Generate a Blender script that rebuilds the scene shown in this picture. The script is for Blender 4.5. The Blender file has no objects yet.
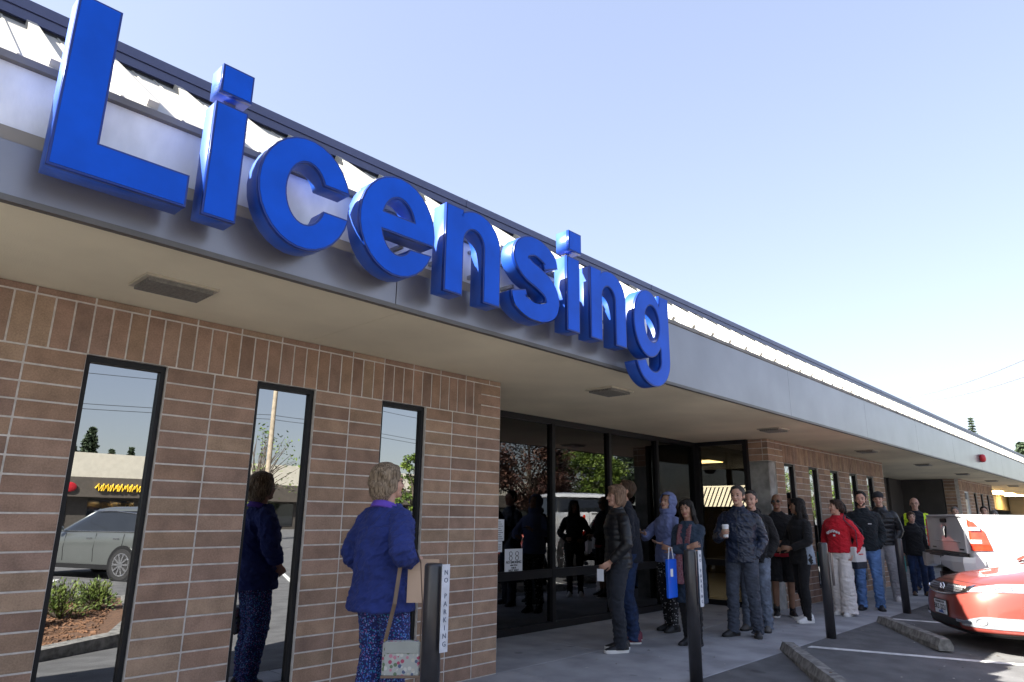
import bpy, bmesh, math, random
from mathutils import Vector, Matrix, noise, Euler
random.seed(7)
scene = bpy.context.scene
COL = scene.collection
V = Vector
PI = math.pi
L = .3048      # brick length
H = .1016      # course height

# ---------------------------------------------------------------- materials
def new_mat(name):
    m = bpy.data.materials.new(name); m.use_nodes = True
    nt = m.node_tree; b = nt.nodes['Principled BSDF']
    return m, nt, b
def N(nt, t, **kw):
    n = nt.nodes.new(t)
    for k, v in kw.items():
        if k in n.inputs: n.inputs[k].default_value = v
        else: setattr(n, k, v)
    return n
def texco(nt, scale=(1,1,1), out='Object'):
    tc = nt.nodes.new('ShaderNodeTexCoord'); mp = nt.nodes.new('ShaderNodeMapping')
    mp.inputs['Scale'].default_value = scale
    nt.links.new(tc.outputs[out], mp.inputs['Vector']); return mp.outputs['Vector']
def mat(name, col, rough=.6, metal=0, var=.12, vscale=3, bump=0, bscale=60, stretch=(1,1,1), spec=None, coat=0, col2=None, sheen=0, detail=4):
    """base colour with a procedural mottling, and a fine bump"""
    m, nt, b = new_mat(name)
    vec = texco(nt, stretch)
    no = N(nt, 'ShaderNodeTexNoise', Scale=vscale, Detail=detail)
    nt.links.new(vec, no.inputs['Vector'])
    cr = nt.nodes.new('ShaderNodeValToRGB')
    c1 = [max(0, c*(1-var)) for c in col[:3]] + [1]
    c2 = ([min(1, c*(1+var)) for c in col[:3]] if col2 is None else list(col2[:3])) + [1]
    cr.color_ramp.elements[0].color = c1; cr.color_ramp.elements[1].color = c2
    cr.color_ramp.elements[0].position = .35; cr.color_ramp.elements[1].position = .68
    nt.links.new(no.outputs['Fac'], cr.inputs['Fac']); nt.links.new(cr.outputs['Color'], b.inputs['Base Color'])
    b.inputs['Roughness'].default_value = rough; b.inputs['Metallic'].default_value = metal
    if spec is not None: b.inputs['Specular IOR Level'].default_value = spec
    if coat: b.inputs['Coat Weight'].default_value = coat; b.inputs['Coat Roughness'].default_value = .04
    if sheen: b.inputs['Sheen Weight'].default_value = sheen
    if bump:
        n2 = N(nt, 'ShaderNodeTexNoise', Scale=bscale, Detail=5)
        nt.links.new(vec, n2.inputs['Vector'])
        bp = N(nt, 'ShaderNodeBump', Strength=min(1, bump), Distance=.01)
        nt.links.new(n2.outputs['Fac'], bp.inputs['Height']); nt.links.new(bp.outputs['Normal'], b.inputs['Normal'])
    return m
def emis(name, col, s):
    m, nt, b = new_mat(name)
    b.inputs['Base Color'].default_value = (*col, 1); b.inputs['Emission Color'].default_value = (*col, 1)
    b.inputs['Emission Strength'].default_value = s; return m
def glass_mat(name, tint, base, fres):
    m = bpy.data.materials.new(name); m.use_nodes = True; nt = m.node_tree; nt.nodes.clear()
    out = nt.nodes.new('ShaderNodeOutputMaterial')
    tr = nt.nodes.new('ShaderNodeBsdfTransparent'); tr.inputs['Color'].default_value = (*tint, 1)
    gl = nt.nodes.new('ShaderNodeBsdfGlossy'); gl.inputs['Roughness'].default_value = 0; gl.inputs['Color'].default_value = (.95,.97,1,1)
    fr = N(nt, 'ShaderNodeFresnel', IOR=1.5)
    ma = nt.nodes.new('ShaderNodeMath'); ma.operation = 'MULTIPLY_ADD'; ma.inputs[1].default_value = fres; ma.inputs[2].default_value = base; ma.use_clamp = True
    mx = nt.nodes.new('ShaderNodeMixShader')
    no = N(nt, 'ShaderNodeTexNoise', Scale=1.3, Detail=1); vec = texco(nt); nt.links.new(vec, no.inputs['Vector'])
    bp = N(nt, 'ShaderNodeBump', Strength=.02, Distance=.02); nt.links.new(no.outputs['Fac'], bp.inputs['Height'])
    nt.links.new(bp.outputs['Normal'], gl.inputs['Normal'])
    nt.links.new(fr.outputs[0], ma.inputs[0]); nt.links.new(ma.outputs[0], mx.inputs['Fac'])
    nt.links.new(tr.outputs[0], mx.inputs[1]); nt.links.new(gl.outputs[0], mx.inputs[2]); nt.links.new(mx.outputs[0], out.inputs['Surface'])
    return m
def attr_mat(name, rough=.85, bump=.4, bscale=120, speck=.25, attr='tint', spec=.3):
    """per-face colour from a mesh attribute, roughened with speckle"""
    m, nt, b = new_mat(name)
    at = nt.nodes.new('ShaderNodeAttribute'); at.attribute_name = attr
    vec = texco(nt)
    no = N(nt, 'ShaderNodeTexNoise', Scale=bscale*.6, Detail=6, Roughness=.7); nt.links.new(vec, no.inputs['Vector'])
    n1 = N(nt, 'ShaderNodeTexNoise', Scale=7, Detail=3); nt.links.new(vec, n1.inputs['Vector'])
    ad = nt.nodes.new('ShaderNodeMath'); ad.operation = 'ADD'
    nt.links.new(no.outputs['Fac'], ad.inputs[0]); nt.links.new(n1.outputs['Fac'], ad.inputs[1])
    mr = N(nt, 'ShaderNodeMapRange'); mr.inputs[1].default_value = .7; mr.inputs[2].default_value = 1.3
    mr.inputs[3].default_value = 1-speck; mr.inputs[4].default_value = 1+speck
    nt.links.new(ad.outputs[0], mr.inputs[0])
    mx = nt.nodes.new('ShaderNodeVectorMath'); mx.operation = 'SCALE'
    nt.links.new(at.outputs['Color'], mx.inputs[0]); nt.links.new(mr.outputs[0], mx.inputs['Scale'])
    nt.links.new(mx.outputs[0], b.inputs['Base Color'])
    b.inputs['Roughness'].default_value = rough; b.inputs['Specular IOR Level'].default_value = spec
    if bump:
        n2 = N(nt, 'ShaderNodeTexNoise', Scale=bscale, Detail=4); nt.links.new(vec, n2.inputs['Vector'])
        bp = N(nt, 'ShaderNodeBump', Strength=bump, Distance=.004); nt.links.new(n2.outputs['Fac'], bp.inputs['Height']); nt.links.new(bp.outputs['Normal'], b.inputs['Normal'])
    return m

# ---------------------------------------------------------------- mesh builder
class MB:
    def __init__(s): s.v = []; s.f = []; s.mi = []; s.tint = []; s.cur = 0; s.ct = (1,1,1)
    def add(s, vs, fs):
        o = len(s.v); s.v += [tuple(v) for v in vs]
        for f in fs: s.f.append(tuple(i+o for i in f)); s.mi.append(s.cur); s.tint.append(s.ct)
        return s
    def box(s, x0, x1, y0, y1, z0, z1, M=None, ch=0):
        if ch:
            c = ch; vs = []; fs = []
            bm = bmesh.new(); bmesh.ops.create_cube(bm, size=1)
            for v in bm.verts: v.co = V(((x0+x1)/2+v.co.x*(x1-x0), (y0+y1)/2+v.co.y*(y1-y0), (z0+z1)/2+v.co.z*(z1-z0)))
            bmesh.ops.bevel(bm, geom=bm.edges[:], offset=c, segments=1, affect='EDGES', profile=.5)
            bm.verts.index_update(); vs = [v.co.copy() for v in bm.verts]; fs = [[v.index for v in f.verts] for f in bm.faces]; bm.free()
            if M: vs = [M @ v for v in vs]
            return s.add(vs, fs)
        vs = [V((x, y, z)) for z in (z0, z1) for y in (y0, y1) for x in (x0, x1)]
        if M: vs = [M @ v for v in vs]
        return s.add(vs, [(0,2,3,1), (4,5,7,6), (0,1,5,4), (2,6,7,3), (0,4,6,2), (1,3,7,5)])
    def quad(s, a, b, c, d): return s.add([a,b,c,d], [(0,1,2,3)])
    def loft(s, rings, cap=True, closed=True):
        n = len(rings[0]); vs = [p for r in rings for p in r]; fs = []
        for i in range(len(rings)-1):
            for j in range(n if closed else n-1):
                k = (j+1) % n
                fs.append((i*n+j, i*n+k, (i+1)*n+k, (i+1)*n+j))
        if cap: fs.append(tuple(range(n))[::-1]); fs.append(tuple((len(rings)-1)*n+j for j in range(n)))
        return s.add(vs, fs)
    def tube(s, pts, rad, seg=12, sq=1.0, cap=True, round_ends=False, up=None):
        """pts list of Vector, rad float or list (or (a,b) ellipses)"""
        pts = [V(p) for p in pts]
        if not isinstance(rad, (list, tuple)): rad = [rad]*len(pts)
        if round_ends:
            r0 = rad[0] if not isinstance(rad[0], tuple) else min(rad[0]); r1 = rad[-1] if not isinstance(rad[-1], tuple) else min(rad[-1])
            d0 = (pts[0]-pts[1]).normalized(); d1 = (pts[-1]-pts[-2]).normalized()
            def sc(r, k): return (r[0]*k, r[1]*k) if isinstance(r, tuple) else r*k
            a = [(pts[0]+d0*r0*math.sin(t), sc(rad[0], math.cos(t))) for t in (1.4, 1.0, .5)]
            b = [(pts[-1]+d1*r1*math.sin(t), sc(rad[-1], math.cos(t))) for t in (.5, 1.0, 1.4)]
            pts = [p for p, _ in a]+pts+[p for p, _ in b]; rad = [r for _, r in a]+list(rad)+[r for _, r in b]
        rings = []; u = None
        for i, p in enumerate(pts):
            t = (pts[min(i+1, len(pts)-1)]-pts[max(i-1, 0)]).normalized()
            if u is None:
                ref = V(up) if up else (V((0,0,1)) if abs(t.z) < .8 else V((0,1,0)))
                u = (ref - t*ref.dot(t)).normalized()
            else: u = (u - t*u.dot(t)).normalized()
            w = t.cross(u)
            r = rad[i]; ra, rb = r if isinstance(r, tuple) else (r, r)
            rings.append([p + u*(ra*math.cos(2*PI*k/seg)) + w*(rb*math.sin(2*PI*k/seg)) for k in range(seg)])
        return s.loft(rings, cap)
    def ell(s, c, r, seg=16, rn=10, M=None):
        c = V(c); vs = []; fs = []
        for i in range(rn+1):
            th = PI*i/rn
            for j in range(seg):
                ph = 2*PI*j/seg; st = max(math.sin(th), .001)
                p = V((r[0]*st*math.cos(ph), r[1]*st*math.sin(ph), r[2]*math.cos(th)))
                if M: p = M.to_3x3() @ p
                vs.append(c+p)
        for i in range(rn):
            for j in range(seg):
                k = (j+1) % seg; fs.append((i*seg+j, (i+1)*seg+j, (i+1)*seg+k, i*seg+k))
        fs.append(tuple(range(seg))); fs.append(tuple(rn*seg+j for j in range(seg))[::-1])
        return s.add(vs, fs)
    def prism(s, poly, y0, y1, axis='y'):
        """poly in (x,z) extruded along y (or (x,y) along z, (y,z) along x)"""
        n = len(poly)
        def P(a, b, t): return {'y': V((a, t, b)), 'z': V((a, b, t)), 'x': V((t, a, b))}[axis]
        vs = [P(a, b, y0) for a, b in poly]+[P(a, b, y1) for a, b in poly]
        fs = [tuple(range(n)), tuple(range(2*n-1, n-1, -1))]+[(i, i+n, (i+1) % n+n, (i+1) % n) for i in range(n)]
        return s.add(vs, fs)
    def rings(s, spec, seg=28, n=2.3, cap=True):
        """horizontal superellipse rings (cx,cy,z,rx,ry)"""
        rs = []
        for cx, cy, z, rx, ry in spec:
            r = []
            for k in range(seg):
                a = 2*PI*k/seg; c, d = math.cos(a), math.sin(a)
                r.append(V((cx+rx*math.copysign(abs(c)**(2/n), c), cy+ry*math.copysign(abs(d)**(2/n), d), z)))
            rs.append(r)
        return s.loft(rs, cap)
    def mesh(s, name='m', smooth=False, fix=True):
        me = bpy.data.meshes.new(name); me.from_pydata(s.v, [], s.f)
        if any(s.mi): me.polygons.foreach_set('material_index', s.mi)
        if any(t != (1,1,1) for t in s.tint):
            at = me.attributes.new('tint', 'FLOAT_COLOR', 'FACE')
            flat = []
            for t in s.tint: flat += [t[0], t[1], t[2], 1]
            at.data.foreach_set('color', flat)
        if fix:
            bm = bmesh.new(); bm.from_mesh(me); bmesh.ops.recalc_face_normals(bm, faces=bm.faces[:]); bm.to_mesh(me); bm.free()
        if smooth: me.polygons.foreach_set('use_smooth', [True]*len(me.polygons))
        me.update(); return me

def obj(name, me, mats, parent=None):
    if isinstance(me, MB): me = me.mesh(name)
    o = bpy.data.objects.new(name, me); COL.objects.link(o)
    if not isinstance(mats, (list, tuple)): mats = [mats]
    if len(me.materials) == 0:
        for m in mats: me.materials.append(m)
    if parent: o.parent = parent
    return o
def part(name, mb, mats, parent, smooth=False, label=None):
    me = mb.mesh(name, smooth) if isinstance(mb, MB) else mb
    o = obj(name, me, mats, parent)
    if label: o['label'] = label
    return o
def tag(o, label, cat, group=None):
    o['label'] = label; o['category'] = cat
    if group: o['group'] = group
    return o
def thing(name, label, cat, loc=(0,0,0), rz=0, group=None):
    o = bpy.data.objects.new(name, None); COL.objects.link(o); o.location = loc; o.rotation_euler = (0,0,rz)
    o.empty_display_size = .2
    return tag(o, label, cat, group)
def solo(name, mb, mats, label, cat, group=None, smooth=False):
    return tag(part(name, mb, mats, None, smooth), label, cat, group)
def struct(name, mb, mats, smooth=False):
    o = part(name, mb, mats, None, smooth); o['kind'] = 'structure'; return o
def kids(o): return [c for c in bpy.data.objects if c.parent == o]
def dup(root, loc, rz, label, group=None):
    def cp(o, par):
        c = o.copy(); COL.objects.link(c)
        if par: c.parent = par
        for k in kids(o): cp(k, c)
        return c
    r = cp(root, None); r.location = loc; r.rotation_euler = (0,0,rz); r['label'] = label
    if group: r['group'] = group
    return r
def evald(me, mods):
    o = bpy.data.objects.new('tmp', me); COL.objects.link(o)
    for t, kw in mods:
        m = o.modifiers.new('m', t)
        for k, v in kw.items(): setattr(m, k, v)
    dg = bpy.context.evaluated_depsgraph_get()
    r = bpy.data.meshes.new_from_object(o.evaluated_get(dg), depsgraph=dg)
    bpy.data.objects.remove(o); return r
def remesh(mb, vox, it=3, fac=.5, smooth=True, displace=None):
    me = mb.mesh('r', fix=False) if isinstance(mb, MB) else mb
    bm = bmesh.new(); bm.from_mesh(me); bmesh.ops.recalc_face_normals(bm, faces=bm.faces[:]); bm.to_mesh(me); bm.free()
    r = evald(me, [('REMESH', dict(mode='VOXEL', voxel_size=vox, adaptivity=0)), ('SMOOTH', dict(iterations=it, factor=fac))])
    if displace:
        for v, n in zip(r.vertices, [x.normal.copy() for x in r.vertices]): v.co += n*displace(v.co)
    r.polygons.foreach_set('use_smooth', [smooth]*len(r.polygons)); r.materials.clear(); r.update()
    return r
def text_mesh(s, size, ext=.001, align='CENTER', bold=0):
    cu = bpy.data.curves.new('t', 'FONT'); cu.body = s; cu.size = size; cu.extrude = ext; cu.align_x = align; cu.align_y = 'CENTER'; cu.offset = bold
    cu.resolution_u = 2
    o = bpy.data.objects.new('t', cu); COL.objects.link(o); dg = bpy.context.evaluated_depsgraph_get()
    me = bpy.data.meshes.new_from_object(o.evaluated_get(dg), depsgraph=dg); bpy.data.objects.remove(o); me.materials.clear(); return me
def place_text(s, size, M, m, parent, name='lettering', ext=.001, bold=0, label=None):
    me = text_mesh(s, size, ext, bold=bold); me.transform(M)
    return part(name, me, m, parent, label=label)
def rotz(a): return Matrix.Rotation(a, 4, 'Z')
def frame(o, x, z):
    """matrix with local x,y(up) -> given world axes for text; o origin, x right vec, z up vec"""
    x = V(x).normalized(); z = V(z).normalized(); n = x.cross(z)
    return Matrix(((x.x, z.x, n.x, o[0]), (x.y, z.y, n.y, o[1]), (x.z, z.z, n.z, o[2]), (0,0,0,1)))
def gz(y):  # ground height: level walk, then the lot falls gently away from the building
    if y > -1.35: return 0
    return -.22*min(1, (-1.35-y)/3.9)

# ---------------------------------------------------------------- world, light, camera
world = bpy.data.worlds.new('World'); scene.world = world; world.use_nodes = True
nt = world.node_tree; bg = nt.nodes['Background']
sky = nt.nodes.new('ShaderNodeTexSky'); sky.sky_type = 'NISHITA'; sky.sun_disc = False
SUN = V((-1.15, .48, 1.0)).normalized()
sky.sun_elevation = math.asin(SUN.z); sky.sun_rotation = math.atan2(SUN.x, SUN.y)
sky.altitude = 50; sky.air_density = 1.0; sky.dust_density = 1.2; sky.ozone_density = 1.2
hsv = nt.nodes.new('ShaderNodeHueSaturation'); hsv.inputs['Saturation'].default_value = 1.22; hsv.inputs['Hue'].default_value = .521; gm = nt.nodes.new('ShaderNodeGamma'); gm.inputs['Gamma'].default_value = .46; nt.links.new(sky.outputs[0], gm.inputs['Color']); nt.links.new(gm.outputs[0], hsv.inputs['Color']); nt.links.new(hsv.outputs[0], bg.inputs['Color']); bg.inputs['Strength'].default_value = .113
sl = bpy.data.lights.new('sun', 'SUN'); sl.energy = 5.0; sl.angle = math.radians(.5); sl.color = (1, .95, .86)
so = bpy.data.objects.new('sun', sl); COL.objects.link(so); so.rotation_euler = (-SUN).to_track_quat('-Z', 'Y').to_euler(); so.location = (-20, 10, 25)
cam = bpy.data.cameras.new('camera'); co = bpy.data.objects.new('camera', cam); COL.objects.link(co); scene.camera = co
cam.sensor_width = 36; cam.lens = 36*676.7127/1024; cam.clip_end = 1500; cam.clip_start = .05
yaw, pitch, roll = .7597376749, .252560823, .0124315727
f_ = V((math.cos(pitch)*math.cos(yaw), math.cos(pitch)*math.sin(yaw), math.sin(pitch)))
r_ = V((math.sin(yaw), -math.cos(yaw), 0)); u_ = r_.cross(f_)
r2 = r_*math.cos(roll)+u_*math.sin(roll); u2 = -r_*math.sin(roll)+u_*math.cos(roll)
CP = V((-4.610083, -4.51775, 1.338437))
co.matrix_world = Matrix(((r2.x, u2.x, -f_.x, CP.x), (r2.y, u2.y, -f_.y, CP.y), (r2.z, u2.z, -f_.z, CP.z), (0,0,0,1)))
cam.dof.use_dof = False
scene.view_settings.view_transform = 'Standard'; scene.view_settings.look = 'None'; scene.view_settings.exposure = 2.55; scene.view_settings.gamma = 1
scene.cycles.max_bounces = 8; scene.cycles.glossy_bounces = 5; scene.cycles.transparent_max_bounces = 12; scene.cycles.diffuse_bounces = 4

# ---------------------------------------------------------------- shared materials
M_asph = mat('asphalt', (.112,.112,.114), .9, var=.22, vscale=3.5, bump=.9, bscale=160, detail=8)
M_conc = mat('walk_concrete', (.31,.315,.33), .85, var=.22, vscale=2.2, bump=.35, bscale=90, detail=8)
def spots(m, scale, thr, dark):
    """gum, oil and drip marks with a shape of their own"""
    nt = m.node_tree; b = nt.nodes['Principled BSDF']; src = b.inputs['Base Color'].links[0].from_socket
    vec = texco(nt); vo = N(nt, 'ShaderNodeTexVoronoi', Scale=scale); nt.links.new(vec, vo.inputs['Vector'])
    no = N(nt, 'ShaderNodeTexNoise', Scale=scale*3, Detail=4); nt.links.new(vec, no.inputs['Vector'])
    ad = nt.nodes.new('ShaderNodeMath'); ad.operation = 'MULTIPLY_ADD'; ad.inputs[1].default_value = .35
    nt.links.new(no.outputs['Fac'], ad.inputs[0]); nt.links.new(vo.outputs['Distance'], ad.inputs[2])
    mr = N(nt, 'ShaderNodeMapRange'); mr.inputs[1].default_value = thr; mr.inputs[2].default_value = thr+.07; mr.inputs[3].default_value = dark; mr.inputs[4].default_value = 1
    nt.links.new(ad.outputs[0], mr.inputs[0]); vm = nt.nodes.new('ShaderNodeVectorMath'); vm.operation = 'SCALE'
    nt.links.new(src, vm.inputs[0]); nt.links.new(mr.outputs[0], vm.inputs['Scale']); nt.links.new(vm.outputs[0], b.inputs['Base Color'])
spots(M_asph, 1.7, .22, .62); spots(M_conc, 2.3, .215, .66); spots(M_asph, 9, .20, 1.35)
M_paint = mat('road_paint', (.62,.62,.6), .7, var=.25, vscale=9, bump=.2)
M_stop = mat('kerb_concrete', (.2,.195,.18), .95, var=.35, vscale=14, bump=1, bscale=140, col2=(.3,.29,.27))
M_brick = attr_mat('brick', speck=.32, bump=.8, bscale=170)
M_mortar = mat('mortar', (.54,.505,.47), .95, var=.15, vscale=20, bump=.4, bscale=200)
M_soffit = mat('soffit', (.66,.60,.45), .9, var=.15, vscale=.7, bump=.25, bscale=130, detail=7)
M_metalp = mat('fascia_metal', (.24,.24,.26), .3, metal=.6, var=.10, vscale=1.5, bump=.05, bscale=6)
M_lip = mat('lip_metal', (.12,.115,.11), .5, metal=.3)
M_beige = mat('trim_beige', (.30,.27,.22), .7, var=.15)
M_white = mat('painted_board', (.74,.75,.74), .6, var=.16, vscale=5, bump=.15, bscale=40, detail=8, stretch=(1,1,.5))
M_roof = mat('roof_cream', (.40,.385,.34), .5, var=.08, vscale=1.2, detail=6)
M_navy = mat('navy_metal', (.055,.065,.14), .38, var=.06, spec=.6)
M_gut = mat('gutter_metal', (.17,.16,.15), .6, var=.2)
M_frame = mat('bronze_frame', (.010,.010,.012), .5, var=.1, spec=.25)
M_plate_w = mat('plate_enamel', (.50,.53,.60), .6, var=.12, vscale=20)
M_pane = glass_mat('mirror_glass', (.05,.05,.06), .30, .65)
M_glass = glass_mat('storefront_glass', (.42,.42,.43), .042, 1.1)
M_post = mat('post_concrete', (.26,.26,.25), .9, var=.3, vscale=6, bump=.5, bscale=60, detail=8)
M_dark = mat('dark_interior', (.035,.033,.03), .8)
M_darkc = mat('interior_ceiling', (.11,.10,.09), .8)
M_bronze = mat('bronze_panel', (.055,.05,.048), .5, var=.1)
M_blue = mat('sign_blue', (.0,.075,.55), .35, var=.10, vscale=5, spec=.2, coat=.0)
M_bluer = mat('sign_return_blue', (.002,.06,.38), .42, var=.05, vscale=4, spec=1.0)
M_blued = mat('sign_trim', (.002,.025,.20), .3)
M_black = mat('black_paint', (.012,.012,.014), .4)
M_rubber = mat('rubber', (.014,.014,.015), .8)
M_steel = mat('grey_steel', (.35,.35,.36), .35, metal=.9)
M_chrome = mat('chrome', (.75,.76,.78), .12, metal=1, var=.02)
M_paper = mat('white_paper', (.72,.74,.78), .8, var=.03)
M_ink = mat('black_ink', (.03,.03,.035), .7)
M_red = mat('red_plastic', (.5,.02,.03), .4)
# ---------------------------------------------------------------- ground
g = MB()
ys = [60, -1.30, -1.352, -2, -2.65, -3.3, -3.95, -4.6, -5.25, -8, -20, -60, -150, -450]
xs = [-450, -150, -60, -20, -8, 0, 8, 20, 60, 150, 450]
vs = [V((x, y, gz(y)-(.06 if y > -1.351 else .0))) for y in ys for x in xs]
nx = len(xs)
g.add(vs, [(i*nx+j, i*nx+j+1, (i+1)*nx+j+1, (i+1)*nx+j) for i in range(len(ys)-1) for j in range(nx-1)])
struct('ground', g, M_asph)
w = MB()
x = -12.0; k = 0
while x < 40:
    x2 = x+1.52
    w.box(x+.004, x2-.004, -1.34, -.0 if not False else 0, -.1, 0, ch=.004)
    x = x2
for (a, b, d) in ((0, 6.05, 1.25), (12.2, 19.9, 1.6), (25.95, 40, 1.6)):
    x = a
    while x < b-.2:
        w.box(x+.004, min(x+1.52, b)-.004, .004, d, -.1, 0, ch=.004); x += 1.52
struct('walkway', w, M_conc)
# painted stall lines at the parking angle
pd = V((.574, -.819, 0)); pn = V((.819, .574, 0))
ln = MB()
def line(x0, y0, y1, wd=.1):
    steps = [y0]+[y for y in (-2, -2.65, -3.3, -3.95, -4.6, -5.25) if y1 < y < y0]+[y1]
    for a, b in zip(steps[:-1], steps[1:]):
        pa = V((x0+pd.x*(y0-a)/.819, a, gz(a)+.004)); pb = V((x0+pd.x*(y0-b)/.819, b, gz(b)+.004)); q = V((wd/.819/2, 0, 0))
        ln.quad(pa-q, pa+q, pb+q, pb-q)
for k in range(-4, 9): line(.33+3.07*k, -1.42, -5.9)
for k in range(-8, 18):
    if k in (0,): pass
    p = V((-1.9+2.75*k, -9.6, gz(-9)+.004))
    q = V((.06,0,0)); e = V((-.4*5.2*-1, -.91*5.2, 0)); ln.quad(p-q, p+q, p+q+e, p-q+e)
struct('parking_lines', ln, M_paint)
# small litter specks and stains on the asphalt stay in its material; leaf bits are one mass
lf = MB()
rr = random.Random(3)
for k in range(160):
    x = rr.uniform(.5, 9); y = rr.uniform(-4.5, -1.3) if k % 3 else rr.uniform(-1.3, -.2)
    s_ = rr.uniform(.006, .02); a = rr.uniform(0, 6); z = gz(y)+.006
    lf.ct = rr.choice([(.3,.28,.22), (.45,.44,.4), (.12,.09,.06)])
    c, d = math.cos(a)*s_, math.sin(a)*s_
    lf.quad((x-c, y-d, z), (x+d*.6, y-c*.6, z+.003), (x+c, y+d, z), (x-d*.6, y+c*.6, z+.004))
o = part('leaf_litter', lf, attr_mat('litter', bump=0), None); o['kind'] = 'stuff'

# ---------------------------------------------------------------- the office building
B = thing('office_building', 'long single storey brick licensing office with deep flat soffit, brushed fascia and cream ribbed roof', 'building')
rb = random.Random(11)
BR = [(.32,.208,.146), (.295,.192,.14), (.335,.224,.155), (.28,.182,.135), (.315,.207,.153), (.265,.176,.135), (.34,.237,.165), (.305,.206,.152)]
JT = .0105
def bk(mb, x0, x1, z0, z1, y=0.0, d=.09):
    c = rb.choice(BR); t = rb.uniform(.80, 1.04); mb.ct = tuple(q*t for q in c)
    j = JT/2; jy = rb.uniform(-.0012, .0012)
    mb.box(x0+j, x1-j, y+jy, y+d, z0+j, z1-j, ch=.0025)
WIN_TOP = 22*H; WIN_BOT = 2*H
def brick_wall(i0, i1, wins, solder_end=None, soldier_start=None):
    mb = MB()
    # top cut course
    i = i0
    while i < i1-.01: bk(mb, i*L, min(i+1, i1)*L, 25*H, 25.44*H+.004); i += 1
    s0 = i0 if soldier_start is None else soldier_start; s1 = i1 if solder_end is None else solder_end
    for (a, b) in ((i0, s0), (s1, i1)):
        if b > a:
            for j in range(22, 25): bk(mb, a*L, b*L, j*H, (j+1)*H)
    n = round((s1-s0)*3)
    for k in range(n): bk(mb, (s0+k/3)*L, (s0+(k+1)/3)*L, 22*H, 25*H)
    # piers
    edges = [i0]+[e for w_ in wins for e in w_[:2]]+[i1]
    for a, b in zip(edges[0::2], edges[1::2]):
        for j in range(0, 22):
            i = a
            while i < b-.01: bk(mb, i*L, min(i+1, b)*L, j*H, (j+1)*H); i += 1
    for w_ in wins:
        if w_[2] > 0:
            for j in range(0, w_[2]):
                i = w_[0]
                while i < w_[1]-.01: bk(mb, i*L, min(i+1, w_[1])*L, j*H, (j+1)*H); i += 1
    wl = part('brick_wall', mb, M_brick, B)
    mo = MB()
    y0, y1 = .004, .24
    mo.box(i0*L+.003, i1*L-.003, y0, y1, 22*H+.003, 2.584)
    for a, b in zip(edges[0::2], edges[1::2]): mo.box(a*L+.003, b*L-.003, y0, y1, -.05, 22*H+.003)
    for w_ in wins: mo.box(w_[0]*L-.003, w_[1]*L+.003, y0+.001, y1, -.05, w_[2]*H-.004)
    part('mortar', mo, M_mortar, wl)
    return wl
def window(a, b, sill, frame_m=None, poster=False):
    x0, x1, z0, z1 = a*L, b*L, sill*H, WIN_TOP
    f = MB(); t = .028
    f.box(x0+.001, x1-.001, .030, .12, z1-t-.008, z1-.001); f.box(x0+.001, x1-.001, .030, .12, z0+.001, z0+t)
    f.box(x0+.001, x0+t, .030, .12, z0+t, z1-t-.008); f.box(x1-t, x1-.001, .030, .12, z0+t, z1-t-.008)
    w_ = part('window', f, frame_m or M_frame, B)
    p = MB(); p.box(x0+t, x1-t, .060, .066, z0+t, z1-t-.008)
    part('pane', p, M_pane, w_)
    k = MB(); k.box(x0+t, x1-t, .1, .115, z0+t, z1-t-.008); part('backing', k, M_black, w_)
    return w_
w1 = sorted([(-4.5-3.5*k, -3-3.5*k, 2) for k in range(7)])
brick_wall(-27.5, 0, w1, solder_end=-1)
for a, b, s_ in w1: window(a, b, s_)
w2 = [(22+3.5*k, 23.5+3.5*k, 2) for k in range(5)]
brick_wall(20.9, 40, w2, soldier_start=21.9)
for a, b, s_ in w2: window(a, b, s_)
w3 = [(67, 69, 6), (71.5, 73, 2), (75, 76.5, 2), (78.5, 80, 2)]
brick_wall(64.8, 82.5, w3)
for k, (a, b, s_) in enumerate(w3):
    window(a, b, s_, M_paper if k == 0 else None)
# brick above and on the flank of the concrete post at the entry
rt = MB()
for j in range(22, 25): bk(rt, 20*L, 20.9*L, j*H, (j+1)*H)
bk(rt, 20*L, 20.9*L, 25*H, 25.44*H+.004)
mo = MB(); mo.box(20*L+.006, 20.9*L+.002, .006, .375, 22*H, 2.583); part('mortar_backing', mo, M_mortar, B)
po = MB(); po.box(6.10, 6.335, 0.0, .33, -.02, 22*H-.003, ch=.012); part('concrete_post', po, M_post, B)
gp = MB(); gp.box(6.336, 6.369, .05, .2, 0, 22*H); part('joint_filler', gp, M_black, B)
er_all = []
def bky(mb, x, sx, y0, y1, z0, z1):
    c = rb.choice(BR); t = rb.uniform(.86, 1.1); mb.ct = tuple(q*t for q in c); j = JT/2
    mb.box(min(x, x+sx*.05), max(x, x+sx*.05), y0+j, y1-j, z0+j, z1-j, ch=.0025)
for j in range(22, 26): bky(rt, 20*L, 1, .092, .38, j*H, min((j+1)*H, 2.584))
part('brick_return', rt, M_brick, B)
for j in range(0, 26):
    z1 = min((j+1)*H, 2.584)
    for x, sx, ymax in ((0.0, -1, 4), (40*L, -1, 5), (64.8*L, 1, 1), (82.5*L, -1, 5)):
        er_all.append((x, sx, ymax, j*H, z1))
for xx in (0.0, 40*L, 64.8*L, 82.5*L):
    er = MB()
    for x, sx, ymax, za, zb in er_all:
        if x == xx:
            for q in range(ymax): bky(er, x, sx, .095+q*L, .095+(q+1)*L, za, zb)
    part('return_wall', er, M_brick, B)
for x0, x1, ye in ((-.2, -.006, 1.6), (40*L-.2, 40*L-.006, 1.6), (64.8*L+.006, 64.8*L+.2, .4), (82.5*L-.2, 82.5*L-.006, 1.6)):
    mo = MB(); mo.box(x0, x1, .1, ye, -.05, 2.583); part('mortar_backing', mo, M_mortar, B)
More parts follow.
